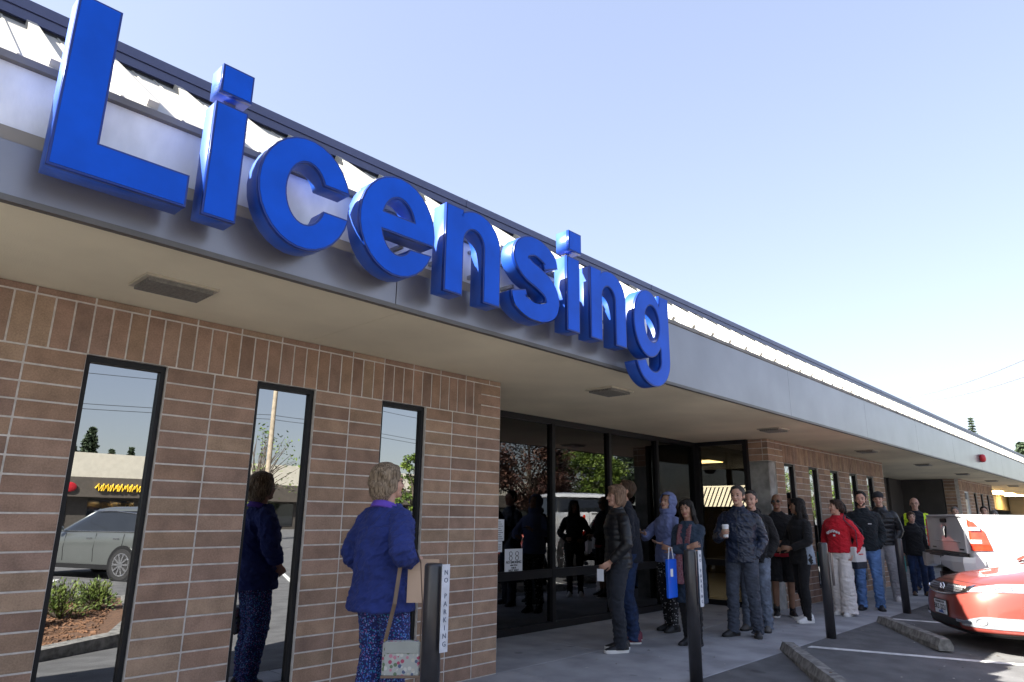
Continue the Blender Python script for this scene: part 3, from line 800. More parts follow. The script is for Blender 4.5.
    q = MB(); q.box(.006,.012,-.172,.172,.322,.50); part('plate_holder', q, M_grille, a)
    TM = lambda z: frame((.0185, 0, z), (0,1,0), (0,0,1))
    place_text('WASHINGTON', .034, TM(.468), M_ink, a, bold=.0006); place_text('BKS 3221', .082, TM(.41), M_ink, a, bold=.001); 
    q = MB(); q.prism([(-.07,.345), (-.02,.375), (0,.365), (.03,.392), (.09,.345)], .0185, .019, 'x'); part('mountain_print', q, M_pblue, a)
    # hood cut lines
    q = MB(); q.tube([sk.at(y, .712+.012*(1-abs(y)/.7), .001) for y in fr_(-.62,.62,30)], .0035, 6); part('hood_seam', q, M_grille, t)
    for x in (-.93, -3.62):
        for s_ in (-1, 1):
            a_ = MB(); rings = [[V((x+rr_*math.cos(b), s_*yy, .315+rr_*math.sin(b))) for b in [2*PI*k/40 for k in range(40)]] for rr_, yy in ((.36,.80), (.36,.887))]; a_.loft(rings); part('wheel_well', a_, M_grille, t)
            wheel(t, x, s_*.893, .315, .21, s_, M_steel)
    return t
def thing_part(n, t): return None
red_car = sedan((5.30, -2.32, gz(-2.6)), math.radians(124), 'red sedan parked nose toward the walkway with its front half in shade', M_redp)

def pickup(loc, az, label):
    t = thing('pickup_truck', label, 'pickup', loc, az)
    # origin under the tailgate, +x toward the cab
    for s_ in (-1, 1):
        q = MB(); rings = []
        prof = [(.56,.90), (.70,.965), (.86,1.0), (1.02,1.005), (1.18,.985), (1.30,.965), (1.395,.95), (1.425,.93), (1.43,.89), (1.40,.83), (.9,.82), (.56,.82)]
        for x, dz, k in ((.0,0,.975), (.03,0,.992), (.3,0,1), (.9,0,1.0), (1.9,0,1.0)): rings.append([V((x, s_*y*k, z+dz)) for z, y in prof])
        q.loft(rings); me = q.mesh('bedside', False); o_ = part('bedside', evald(me, [('BEVEL', dict(width=.012, segments=2, limit_method='ANGLE', angle_limit=.4))]), M_wht, t)
        o_.data.polygons.foreach_set('use_smooth', [True]*len(o_.data.polygons))
        # tail lamp wraps the corner
        q = MB(); pr = [(1.36,.962), (1.18,.992), (1.0,1.010), (.915,1.008), (.915,.935), (1.36,.935)]
        rings = []
        for x, k in ((-.008,.95), (-.006,.99), (.0,1.0), (.06,1.003), (.14,1.003)):
            rings.append([V((x if x < .1 else x+.11*(1.36-z)/.445, s_*(y if y < .94 else y*k+.004), z-(0 if y < .94 else x*.9 if z > 1.2 else -x*.05))) for z, y in pr])
        q.loft(rings); tl = part('tail_light', q, M_red_lens, t)
        q = MB()
        for zz in (1.20, 1.02): q.box(-.011, .12, min(s_*.95, s_*1.0185), max(s_*.95, s_*1.0185), zz, zz+.05)
        part('clear_lens', q, M_wht, tl)
    q = MB(); q.box(0,1.9,-.85,.85,.80,.86); q.box(1.86,1.9,-.85,.85,.86,1.4); part('bed', q, M_grille, t)
    # tailgate
    rings = []
    for x, sc1, zz0, zz1 in ((.06,1,.86,1.425), (.0,1,.86,1.43), (-.02,.985,.875,1.425)):
        rings.append([V((x,y*sc1,z)) for y, z in ((-.80,zz0), (.80,zz0), (.80,zz1), (-.80,zz1))])
    q = MB(); q.loft(rings); q.box(-.045,.03,-.79,.79,1.398,1.432, ch=.008); q.box(-.030,-.018,-.60,.60,1.02,1.035, ch=.003)
    tg = part('tailgate', evald(q.mesh('m'), [('BEVEL', dict(width=.01, segments=2, limit_method='ANGLE', angle_limit=.6))]), M_wht, t)
    q = MB(); q.box(-.042,-.018,-.13,.13,1.31,1.375, ch=.01); part('handle', q, M_grille, tg)
    q = MB(); q.prism([(-.075,1.24), (-.045,1.275), (0,1.262), (.045,1.275), (.075,1.24), (.055,1.17), (.03,1.10), (0,1.075), (-.03,1.10), (-.055,1.17)], -.034, -.020, 'x')
    eb = part('emblem', q, M_grille, tg)
    q = MB()
    for s_ in (-1, 1): q.tube([(-.037,s_*.01,1.23), (-.038,s_*.04,1.25), (-.038,s_*.055,1.21), (-.038,s_*.035,1.17), (-.038,s_*.02,1.19)], .006, 6)
    q.tube([(-.038,0,1.23), (-.038,0,1.11)], .012, 8); part('emblem_relief', q, M_chrome, eb)
    for y in (-.62,.60):
        q = MB(); q.box(-.026,-.02,y-.085,y+.085,.905,.928, ch=.002); part('badge', q, M_grille, tg)
    # bumper
    q = MB(); rings = []
    for y, x in ((-.99,.02), (-.93,-.12), (-.6,-.17), (-.25,-.18), (.25,-.18), (.6,-.17), (.93,-.12), (.99,.02)):
        lo = .60 if abs(y) > .3 else .66
        rings.append([V((x,y,.82)), V((x-.012,y,.74)), V((x,y,lo)), V((x+.12,y,lo)), V((x+.12,y,.82))])
    q.loft(rings); bp = part('bumper', q, M_wht, t)
    q = MB(); q.box(-.20,-.10,-.3,.3,.805,.826); q.box(-.187,-.16,-.17,.17,.66,.80); q.box(-.12,.1,-.80,.80,.825,.86); part('step_pad', q, M_grille, bp)
    q = MB(); q.box(-.195,-.188,-.15,.15,.665,.805); part('number_plate', q, M_plate, bp)
    q = MB(); q.box(-.16,.3,-.05,.05,.48,.56); q.box(.0,1.9,-.5,-.42,.45,.6); q.box(.0,1.9,.42,.5,.45,.6); q.box(.1,.3,-.8,.8,.5,.58); part('frame', q, M_grille, t)
    q = MB(); q.tube([(.35,-.75,.33), (1.5,-.6,.33)], .04, 10); part('exhaust', q, M_steel, t)
    q = MB(); q.tube([(.9,-.8,.42), (.9,.8,.42)], .06, 12); part('axle', q, M_grille, t)
    # cab and hood
    lvb = [(.5,5.75,1.92,.95,5,14), (.62,5.85,1.92,1.0,5,14), (.9,5.86,1.92,1.01,5,14), (1.1,5.8,1.92,.99,4.5,14), (1.2,5.6,1.92,.96,4,14), (1.26,4.9,1.92,.90,4,14)]
    part('cab_body', hull(lvb, 3, 96), M_wht, t, True)
    part('cab_glass', hull([(1.2,4.5,1.98,.92,5,10), (1.5,4.1,2.05,.84,5,10), (1.84,3.6,2.2,.76,5,8)], 3, 64), M_cglass, t, True)
    part('roof', hull([(1.8,3.72,2.12,.79,5,8), (1.88,3.6,2.2,.76,5,8), (1.92,3.3,2.4,.6,4,5)], 3, 64), M_wht, t, True)
    for x in (1.02, 4.72):
        for s_ in (-1, 1):
            a_ = MB(); rings = [[V((x+rr_*math.cos(b), s_*yy, .44+rr_*math.sin(b))) for b in [2*PI*k/40 for k in range(40)]] for rr_, yy in ((.47,.80), (.47,1.014))]; a_.loft(rings); part('wheel_well', a_, M_grille, t)
            wheel(t, x, s_*1.0, .40, .27, s_, M_chrome, 5)
    return t
M_red_lens = mat('tail_lens', (.75,.045,.02), .12, coat=1, var=.25, vscale=14)
pickup((8.42, -1.84, gz(-2.3)+.06), math.radians(-61), 'white pickup truck backed in behind the red sedan, tailgate in shade and red tail lights')

def suv(loc, az, label, col, group=None):
    t = thing('parked_suv', label, 'car', loc, az, group)
    lv = [(.24,-.12,-4.55,.84,4.5,5), (.32,-.03,-4.62,.90,4.5,5), (.55,0,-4.66,.925,4.2,5), (.75,-.06,-4.66,.93,4,5), (.92,-.25,-4.66,.92,3.6,5), (1.0,-.6,-4.65,.90,3.5,5), (1.06,-1.1,-4.63,.86,3.6,5), (1.10,-1.3,-4.6,.78,4,5)]
    part('body', hull(lv, 4, 96), col, t, True)
    cb = [(1.04,-1.15,-4.60,.86,5,6), (1.25,-1.55,-4.52,.80,5,6), (1.42,-1.9,-4.40,.74,5,6), (1.58,-2.2,-4.22,.68,5,6)]
    part('cabin_glass', hull(cb, 4, 64), M_cglass, t, True)
    part('roof', hull([(1.555,-2.1,-4.34,.70,5,5), (1.60,-2.2,-4.30,.68,4,5), (1.65,-2.5,-4.1,.56,4,4), (1.66,-2.9,-3.8,.4,3,3)], 4, 64), col, t, True)
    pm = MB(); ch = MB()
    for s_ in (-1, 1):
        for ta, tb, r_ in ((.50,.46,.03), (1.95,2.0,.022), (2.52,2.38,.085)):
            pm.tube([hull_pt(cb[0], s_*ta), hull_pt(cb[1], s_*(ta+tb)/2), hull_pt(cb[3], s_*tb)], r_, 8)
        ch.tube([V((-1.5-.15*k, s_*(.872-.0005*k), 1.085)) for k in range(19)], .012, 6)
        ch.tube([V((-4.15,s_*.80,1.1)), V((-4.05,s_*.75,1.3)), V((-3.7,s_*.73,1.50)), V((-3.0,s_*.72,1.56)), V((-2.3,s_*.72,1.55))], .012, 6)
        for x in (-2.45, -3.3): ch.tube([(x, s_*.935, .92), (x-.17, s_*.935, .925)], .014, 6)
    part('pillar', pm, col, t, True); part('chrome_trim', ch, M_chrome, t)
    for x in (-1.75, -2.72, -3.6):
        for s_ in (-1, 1): q = MB(); q.tube([(x, s_*.918, .4), (x+.02, s_*.934, .7), (x, s_*.905, 1.04)], .006, 5); part('door_seam', q, M_grille, t)
    for s_ in (-1, 1):
        q = MB(); q.ell((-4.56, s_*.74, 1.0), (.10,.14,.1)); part('tail_light', q, M_red_lens, t, True)
        q = MB(); q.ell((-.35, s_*.72, .82), (.28,.14,.09)); part('headlight', q, M_lens_c, t, True)
        q = MB(); q.ell((-1.62, s_*1.0, 1.12), (.07,.1,.08)); part('mirror', q, col, t, True)
        q = MB(); q.box(-3.5,-1.2, min(s_*.86, s_*.925), max(s_*.86, s_*.925), .24,.34); part('sill', q, M_grille, t)
    for x in (-.95, -3.65):
        for s_ in (-1, 1):
            a_ = MB(); rings = [[V((x+rr_*math.cos(b), s_*yy, .36+rr_*math.sin(b))) for b in [2*PI*k/40 for k in range(40)]] for rr_, yy in ((.42,.80), (.42,.94))]; a_.loft(rings); part('wheel_well', a_, M_grille, t)
            wheel(t, x, s_*.945, .36, .23, s_, M_chrome, 10)
    return t
sa = math.radians(246)
tgt = V((1.1, -13.1, 0)); org = tgt - V((-3.65*math.cos(sa)+.945*math.sin(sa), -3.65*math.sin(sa)-.945*math.cos(sa), 0))
s0 = suv((org.x, org.y, -.22), sa, 'silver suv reflected in the leftmost tall window', M_silv)
# other parked cars across the lot (seen in the glass)
M_navyp = paint('navy_paint', (.02,.025,.05), .4); M_whp2 = M_wht; M_redp2 = M_redp
c1 = suv((9.2, -17.5, -.22), math.radians(200), 'dark navy suv parked in the far row of the lot', M_navyp, 'cars parked across the lot')
c2 = suv((-7.5, -14.5, -.22), sa, 'white suv parked beside the silver one across the lot', M_wht, 'cars parked across the lot')
for k, (x, y, a, src, lb) in enumerate(((14.5, -19.5, 250, c2, 'white suv farther along the far row, beside the navy one'), (23, -17, 246, red_car, 'red sedan in the far row of the lot, by the two trees'), (29, -17, 246, c2, 'white suv in the far row, right of the red sedan'), (36, -17.5, 246, s0, 'silver suv near the far end of the lot'), (42, -18, 246, red_car, 'red sedan at the far end of the far row'), (18.5,-27,180,c1,'dark navy suv near the shop front'), (26,-27.5,0,s0,'silver suv driving lane side of the shop front'))):
    d_ = dup(src, (x, y, -.22), math.radians(a), lb, 'cars parked across the lot')

# ---------------------------------------------------------------- across the street
M_shopw = mat('shop_wall', (.075,.065,.055), .8); M_shopf = mat('shop_fascia', (.10,.085,.07), .7); M_shopp = mat('shop_parapet', (.62,.58,.48), .8, var=.06)
T = thing('shop_row', 'long low shop row with cream parapet and dark fascia across the street', 'building')
q = MB(); q.box(6, 75, -72, -60, -.25, 4.2); part('wall', q, M_shopw, T)
q = MB(); q.box(10.3, 75, -72.1, -59.5, 4.0, 5.95); q.box(5.9, 10.9, -72.1, -59.4, 3.6, 5.0); part('parapet', q, M_shopp, T)
q = MB(); q.box(6, 75, -60.4, -59.3, 2.4, 3.99); part('fascia', q, M_shopf, T)
q = MB()
for k in range(13): q.box(8+5*k, 11.5+5*k, -60.05, -59.95, .1, 2.2)
part('shop_window', q, M_cglass, T)
q = MB(); x = 13.2
for k, wd in enumerate((.5,.3,.4,.45,.25,.5,.4,.35,.5,.3)):
    a = -1 if k % 2 else 1
    q.tube([(x, -59.2, 3.0+.1*a), (x+wd*.4, -59.2, 3.45), (x+wd*.55, -59.2, 2.95), (x+wd, -59.2, 3.35)], .085, 6); x += wd-.03
part('yellow_lettering', q, mat('yellow_letters', (.85,.55,.02), .5), T)
q = MB(); q.ell((11.3,-59.2,3.15), (.55,.1,.4)); part('red_sign', q, M_red, T)
T2 = thing('ribbed_roof_shop', 'low shop with steep ribbed cream roof at the left end of the lot', 'building')
q = MB(); q.box(-58, -42, -40, -10, -.25, 2.35); part('wall', q, mat('tan_shop', (.28,.20,.13), .8), T2)
q = MB(); q.add([V((-41.2,-40.5,2.3)), V((-41.2,-9.5,2.3)), V((-45.4,-9.5,4.2)), V((-45.4,-40.5,4.2)), V((-57,-40.5,4.2)), V((-57,-9.5,4.2)), V((-57,-40.5,2.3)), V((-57,-9.5,2.3))], [(0,1,2,3), (3,2,5,4), (4,5,7,6), (0,3,4,6), (1,2,5,7), (0,1,7,6)])
part('roof', q, M_roof, T2)
q = MB()
for k in range(52):
    y = -40.2+.6*k; q.add([V((-41.15,y,2.34)), V((-41.15,y+.07,2.34)), V((-45.4,y+.07,4.22)), V((-45.4,y,4.22)), V((-41.15,y,2.5)), V((-41.15,y+.07,2.5)), V((-45.4,y+.07,4.36)), V((-45.4,y,4.36))], [(0,1,2,3), (4,5,6,7), (0,1,5,4), (2,3,7,6), (0,3,7,4), (1,2,6,5)])
part('roof_rib', q, M_roof, T2)

# ---------------------------------------------------------------- trees, hedge, poles
def leaf_mat(name, c, c2):
    m, nt, b = new_mat(name); vec = texco(nt)
    no = N(nt, 'ShaderNodeTexNoise', Scale=1.6, Detail=3); nt.links.new(vec, no.inputs['Vector'])
    cr = nt.nodes.new('ShaderNodeValToRGB'); cr.color_ramp.elements[0].color = (*c, 1); cr.color_ramp.elements[1].color = (*c2, 1); cr.color_ramp.elements[0].position = .38; cr.color_ramp.elements[1].position = .62
    nt.links.new(no.outputs['Fac'], cr.inputs['Fac']); nt.links.new(cr.outputs['Color'], b.inputs['Base Color']); b.inputs['Roughness'].default_value = .6
    b.inputs['Subsurface Weight'].default_value = 0; return m
M_bark = mat('bark', (.10,.08,.06), .9, var=.3, vscale=10, bump=.8, bscale=40)
M_lgreen = leaf_mat('spring_leaf', (.06,.11,.015), (.16,.22,.03)); M_plum = leaf_mat('plum_leaf', (.05,.02,.018), (.11,.055,.035)); M_dkg = leaf_mat('fir_needles', (.03,.05,.03), (.07,.10,.05)); M_hedge = leaf_mat('hedge_leaf', (.05,.09,.015), (.17,.22,.04))  # fir green lightened a little, distant haze mixed into the colour
def leaves(mb, rr, c, r, n, sz):
    for _ in range(n):
        d = V((rr.gauss(0,1), rr.gauss(0,1), rr.gauss(0,1))).normalized()*rr.random()**.45
        p = V(c)+V((d.x*r[0], d.y*r[1], d.z*r[2])); a = V((rr.uniform(-1,1), rr.uniform(-1,1), rr.uniform(-.6,.6))).normalized(); b = a.cross(V((rr.uniform(-1,1), rr.uniform(-1,1), 1))).normalized()
        s_ = sz*rr.uniform(.6,1.3); mb.quad(p-a*s_, p-b*s_*.5, p+a*s_, p+b*s_*.5)
def tree(loc, h, cr, leafm, label, seed, n=110, per=120, sz=.15, group=None, bare=False):
    rr = random.Random(seed); t = thing('tree', label, 'tree', loc, 0, group)
    tr = MB(); lf = MB()
    top = V((rr.uniform(-.3,.3), rr.uniform(-.3,.3), h*.8)); tr.tube([(0,0,-.3), (.03*h*.3,0,h*.3), top], [.035*h*.6+.05,.02*h+.03,.02], 9)
    for k in range(n):
        a = rr.uniform(0, 2*PI); u = rr.uniform(-1,1)**1; rad = cr*math.sqrt(max(0, 1-u*u))*rr.uniform(.55,1.05)
        c = V((rad*math.cos(a), rad*math.sin(a), h*.62+u*h*.36))
        s = V((0,0,h*rr.uniform(.25,.5)))
        if k % 2 == 0 or bare: m_ = (s+c)/2+V((rr.uniform(-.3,.3), rr.uniform(-.3,.3), .3)); tr.tube([s, m_, c], [.05,.03,.008], 5)
        leaves(lf, rr, c, (cr*.26, cr*.26, cr*.2), per, sz)
    part('trunk', tr, M_bark, t); part('crown', lf, leafm, t); return t
def conifer(loc, h, r, label, seed, group=None):
    rr = random.Random(seed); t = thing('conifer_tree', label, 'tree', loc, 0, group); tr = MB(); lf = MB()
    tr.tube([(0,0,-.3), (0,0,h)], [.02*h,.02], 8)
    k = 0; z = h*.12 if h < 11 else h*.5
    while z < h:
        f = (1-z/h)**.8; nb_ = 7
        for q in range(nb_):
            a = rr.uniform(0, 2*PI); ln_ = r*f*rr.uniform(.6,1.1)+.15; d = V((math.cos(a), math.sin(a), -.25)); p0 = V((0,0,z)); p1 = p0+d*ln_; tr.tube([p0, p1], [.03,.008], 4)
            for u in range(5):
                c = p0+d*ln_*(.25+.19*u); leaves(lf, rr, c, (.12*r,.12*r,.06*r), 7, .09*r+.05)
        z += h*.022
    part('trunk', tr, M_bark, t); part('crown', lf, M_dkg, t); return t
tree((35.5,-29,-.22), 9.0, 3.4, M_plum, 'dark red leaved plum tree reflected in the first entry pane', 1, group='trees across the lot')
tree((43.5,-29.5,-.22), 7.4, 3.6, M_lgreen, 'bright spring green tree reflected in the second entry pane', 2, group='trees across the lot')
tree((50.5,-31,-.22), 9.5, 3.0, M_dkg, 'dark green tree reflected at the right of the entry glass', 3, group='trees across the lot')
tree((15.5,-36,-.22), 6.8, 2.6, M_lgreen, 'half bare spring tree reflected behind the woman', 5, n=60, per=9, sz=.11, bare=True, group='trees across the lot')
tree((35.8,-46,-.22), 7.0, 1.9, M_lgreen, 'slim leafy tree reflected in the third tall window', 6, n=40, group='trees across the lot')
for k, (x, y, h_, m_) in enumerate(((60,-28,8,M_lgreen), (70,-26,9,M_dkg), (82,-27,8,M_lgreen), (96,-26,10,M_lgreen))):
    tree((x,y,-.22), h_, 3.6, m_, ['spring green tree first of the row down the street', 'dark green tree second of the row down the street', 'spring green tree third of the row down the street', 'tall green tree farthest down the street'][k], 20+k, n=45, group='trees across the lot')
conifer((15.6,-78,-.2), 8.2, 2.0, 'small fir reflected over the shop parapet at its left end', 7, 'firs behind the shops')
conifer((17.8,-80,-.2), 10.2, 2.2, 'taller fir reflected beside the small one over the shop parapet', 8, 'firs behind the shops')
conifer((20.6,-82,-.2), 8.4, 1.3, 'narrow fir third from the left over the shop parapet', 9, 'firs behind the shops')
conifer((22.6,-82,-.2), 8.6, 1.3, 'narrow fir fourth from the left over the shop parapet', 10, 'firs behind the shops')
conifer((102.2,12.8,-.2), 15.0, 1.2, 'lone fir tip rising over the far roof line', 11, 'firs beyond the building')
conifer((116,9.5,-.2), 12.6, 3.0, 'fir at the right edge of the sky over the roof', 12, 'firs beyond the building')
conifer((112,14,-.2), 11.6, 2.0, 'faint fir just left of the edge over the roof', 13, 'firs beyond the building')
# planting island near the camera
is_ = MB(); pts = [(-5.2,-3.7), (-2.75,-3.7), (-1.55,-4.4), (-.95,-5.6), (-.2,-8.4), (-5.2,-8.4)]
n_ = 5
cx_, cy_ = -3.2, -6.5
def ins(p, d): v = V((p[0]-cx_, p[1]-cy_, 0)); return (cx_+v.x*(1-d/v.length), cy_+v.y*(1-d/v.length))
kr = MB()
for a, b in zip(pts, pts[1:]+pts[:1]):
    ai, bi = ins(a, .2), ins(b, .2); kr.prism([a, b, bi, ai], -.26, -.03, 'z')
isl = thing('planting_island', 'kerbed bark mulch island beside the photographer, seen in the left window', 'planter')
part('kerb', kr, M_stop, isl)
ml = MB(); ml.prism([ins(p, .19) for p in pts], -.26, -.06, 'z')
rr = random.Random(5)
part('mulch_bed', ml, mat('mulch', (.13,.07,.04), .95, var=.5, vscale=40, bump=1, bscale=60), isl)
cp_ = MB()
for k in range(4200):
    x = rr.uniform(-5,-.7); y = rr.uniform(-8.1,-3.95)
    if x > -2.9 and y > -4.0-(x+2.85)*.62: continue
    if x > -1.75 and y > -4.75-(x+1.75)*2.6: continue
    a = rr.uniform(0,6); s_ = rr.uniform(.012,.03); M = Matrix.Translation((x,y,-.055)) @ Euler((rr.uniform(-.4,.4), rr.uniform(-.4,.4), a)).to_matrix().to_4x4()
    cp_.box(-s_,s_,-s_*.4,s_*.4,-.004,.008,M)
q = part('bark_chip', cp_, mat('chips', (.19,.10,.055), .95, var=.5, vscale=3), isl); q['kind'] = 'stuff'
for k, (x, y, r_, hh) in enumerate(((-2.35,-5.75,.42,.50), (-1.75,-6.35,.46,.46), (-1.15,-6.95,.36,.42), (-3.6,-6.0,.45,.5))):
    t = thing('shrub', ['rounded green shrub first in the mulch island', 'rounded green shrub second in the mulch island', 'small green shrub nearest the lot in the mulch island', 'green shrub beside the photographer in the mulch island'][k], 'shrub', (x,y,-.06), 0, 'shrubs in the mulch island')
    st = MB(); lf = MB()
    for q_ in range(70):
        a = rr.uniform(0, 2*PI); e = rr.uniform(.25, 1.5); d = V((math.cos(a)*math.cos(e)*r_, math.sin(a)*math.cos(e)*r_, math.sin(e)*hh))*rr.uniform(.75,1.05)
        st.tube([(0,0,0), d*.5+V((0,0,.04)), d], [.008,.006,.003], 4)
        for u in range(26):
            p = d*rr.uniform(.55,1.05)+V((rr.gauss(0,.02), rr.gauss(0,.02), rr.gauss(0,.03))); s_ = rr.uniform(.018,.03)
            ax = (d.normalized()+V((rr.uniform(-.7,.7), rr.uniform(-.7,.7), rr.uniform(-.2,.7)))).normalized(); bx = ax.cross(V((rr.uniform(-1,1), rr.uniform(-1,1), .3))).normalized()
            lf.quad(p-ax*s_, p-bx*s_*.35, p+ax*s_, p+bx*s_*.35)
    part('stem', st, M_bark, t); part('foliage', lf, M_hedge, t)
# utility poles with wires
M_wood = mat('pole_wood', (.36,.30,.22), .9, var=.2, vscale=6); M_wire = mat('wire', (.03,.03,.03), .6)
def upole(x, y, h, label, arm=1.1, extra=False, r=.15, lamp=False):
    t = thing('utility_pole', label, 'pole', (x,y,-.25), 0, 'utility poles across the street')
    q = MB(); q.tube([(0,0,-.5), (0,0,h)], [r, r*.65], 12); part('pole', q, M_wood, t)
    q = MB(); q.box(-arm, arm, -.05,.05,h-.9,h-.8); q.box(-arm*.6, arm*.6,-.05,.05,h-2.2,h-2.1); part('crossarm', q, M_wood, t)
    q = MB()
    for s_ in (-1,-.5,.5,1): q.tube([(s_*arm*.9,0,h-.8), (s_*arm*.9,0,h-.62)], .04, 8)
    part('insulator', q, M_steel, t)
    if extra: q = MB(); q.tube([(.3,0,h*.62), (.3,0,h*.62+.8)], .22, 14); part('transformer', q, mat('teal_can', (.15,.35,.33), .5), t)
    if lamp: q = MB(); q.tube([(0,0,h*.72), (-.7,.2,h*.72+.75), (-1.6,.4,h*.72+.85)], [.045,.04,.03], 8); q.ell((-1.85,.45,h*.72+.82), (.3,.11,.07)); part('lamp_arm', q, M_steel, t)
    return t
upole(10.55,-25,10.5, 'plain utility pole with crossarm reflected in the middle window', r=.13)
upole(12.6,-25.3,11.0, 'thick utility pole with teal transformer and lamp arm in the middle window', extra=True, r=.19, lamp=True)
upole(-30,-25,10.5, 'utility pole standing far left across the street'); upole(48,-25.3,10.5, 'utility pole standing far down the street')
ws = MB()
def wire(a, b, sag=.5, r=.012):
    a, b = V(a), V(b); ws.tube([a.lerp(b, k/10)-V((0,0,4*sag*(k/10)*(1-k/10))) for k in range(11)], r, 5)
for dx, z in ((-.9,9.6), (-.4,9.6), (.5,9.5), (.0,7.2), (.0,6.0), (.1,5.8)):
    for xa, xb in ((-30,10.55), (12.6,48)): wire((xa,-25.1+dx*.1,z-.25), (xb,-25.1+dx*.1,z-.25), .7)
    wire((10.55,-25.1+dx*.1,z-.25), (12.6,-25.1,z-.25), .02)
solo('power_line', ws, M_wire, 'black power lines strung across the street and reflected in the windows', 'power line')
t = thing('utility_pole', 'utility pole behind the building holding the faint lines at upper right', 'pole', (126,30,-.3), 0, 'poles behind the building')
q = MB(); q.tube([(0,0,-.5), (0,0,22.6)], [.2,.13], 10); q.box(-1,1,-.06,.06,21.9,22.05); part('pole', q, M_wood, t)
t = thing('utility_pole', 'nearer utility pole outside the frame holding the faint lines', 'pole', (70,-.2,-.3), 0, 'poles behind the building')
q = MB(); q.tube([(0,0,-.5), (0,0,17)], [.2,.13], 10); q.box(-1,1,-.06,.06,16.2,16.35); part('pole', q, M_wood, t)
ws = MB(); wire((126.4,29.8,22.0), (69.8,.6,16.3), 1.2, .045); wire((126.8,29.2,21.6), (70.2,.6,14.7), 1.2, .045)
solo('power_line', ws, mat('grey_cable', (.16,.16,.18), .7), 'faint grey power lines in the bright sky at upper right', 'power line')
# ---------------------------------------------------------------- people
def skinm(n, c): 
    m = mat(n, c, .55, var=.1, vscale=9, bump=.1, bscale=300); m.node_tree.nodes['Principled BSDF'].inputs['Subsurface Weight'].default_value = .05; return m
SK = dict(pale=skinm('skin_pale', (.50,.29,.215)), tan=skinm('skin_tan', (.40,.22,.15)), brown=skinm('skin_brown', (.22,.115,.07)))
LIP = mat('lips', (.30,.09,.08), .45)
def cloth(n, c, rough=.9, var=.14, bump=.5, bscale=260, vscale=9, sheen=.03, col2=None): return mat(n, c, rough, var=var, vscale=vscale, bump=bump, bscale=bscale, sheen=sheen, col2=col2)
def hairm(n, c, c2):
    m = mat(n, c, .6, var=.4, vscale=26, bump=.8, bscale=120, stretch=(5,5,.45), col2=c2, spec=.3); return m
HB = hairm('hair_black', (.004,.0035,.0035), (.014,.011,.010)); HBR = hairm('hair_brown', (.035,.02,.012), (.11,.065,.04)); HBL = hairm('hair_blond', (.13,.08,.045), (.36,.25,.15)); HG = hairm('hair_sandy', (.16,.11,.07), (.42,.33,.23)); HDG = hairm('hair_salt', (.02,.018,.017), (.085,.078,.072)); HGR = hairm('hair_grey', (.10,.09,.085), (.28,.27,.26))
SH_BLK = mat('shoe_black', (.015,.015,.017), .5); SH_WHT = mat('shoe_white', (.72,.71,.70), .6); SH_GRY = mat('shoe_grey', (.09,.085,.08), .7); SH_BRN = mat('shoe_brown', (.09,.055,.03), .6)
SOLE_W = mat('sole_white', (.7,.69,.67), .7); SOLE_D = mat('sole_dark', (.02,.02,.02), .8)
def ik(a, b, l1, l2, hint):
    """joint position between a and b for limb lengths l1,l2, bent toward hint"""
    d = b-a; L_ = min(d.length, (l1+l2)*.9995); 
    if d.length > L_: b = a+d.normalized()*L_; d = b-a
    u = d.normalized(); k = (l1*l1-l2*l2+L_*L_)/(2*L_); h = math.sqrt(max(0, l1*l1-k*k))
    w_ = hint-u*hint.dot(u); w_ = w_.normalized() if w_.length > 1e-5 else V((0,1,0))
    return a+u*k+w_*h, b
def hand(mb, w, d, n, s, side, curl=.5, spread=.12, r=.0088):
    """wrist w, direction d, palm normal n; palm, four fingers and a thumb"""
    d = d.normalized(); n = (n-d*n.dot(d)).normalized(); t = n.cross(d)*side   # t points to the thumb side
    mb.tube([w-d*.02*s, w+d*.03*s, w+d*.062*s, w+d*.088*s], [(.017*s,.024*s), (.015*s,.034*s), (.014*s,.040*s), (.011*s,.037*s)], 12, round_ends=True, up=n)
    for k, (off, ln) in enumerate(((.029,.072), (.010,.080), (-.010,.075), (-.028,.058))):
        p = w+d*.086*s+t*off*s; dd = (d+t*spread*(off/.03)).normalized(); pts = [p-dd*.02*s, p]; a = curl*.6
        for q in (.45,.32,.23):
            dd = (dd*math.cos(a)+n*math.sin(a)).normalized(); p = p+dd*ln*q*s; pts.append(p); a = curl*.9
            nn = n; 
        mb.tube(pts, [r*s*1.02, r*s, r*s*.95, r*s*.88, r*s*.75], 8, round_ends=True)
    p = w+d*.022*s+t*.026*s; dd = (d*.62+t*.75+n*.2).normalized(); p2 = p+dd*.042*s; dd2 = (d*.9+t*.3+n*(.25+curl*.3)).normalized(); p3 = p2+dd2*.030*s; p4 = p3+(dd2+n*curl*.2).normalized()*.024*s
    mb.tube([p, p2, p3, p4], [.0135*s, .0115*s, .0098*s, .0082*s], 8, round_ends=True)
def wrinkle(amp, f=14, seed=0, st=(1,1,1.6)):
    def g(c):
        p = V((c.x*f*st[0]+seed*7.3, c.y*f*st[1]+seed*3.1, c.z*f*st[2]-c.x*f*.7))
        a = noise.noise(p); b = noise.noise(p*2.3+V((5,1,2))); d = noise.noise(p*4.6)
        return amp*1.35*((1-2*abs(a))*.75+(1-2*abs(b))*.42+(1-2*abs(d))*.16-.62)
    return g
def rotv(v, M, o): return M @ (v-o)+o
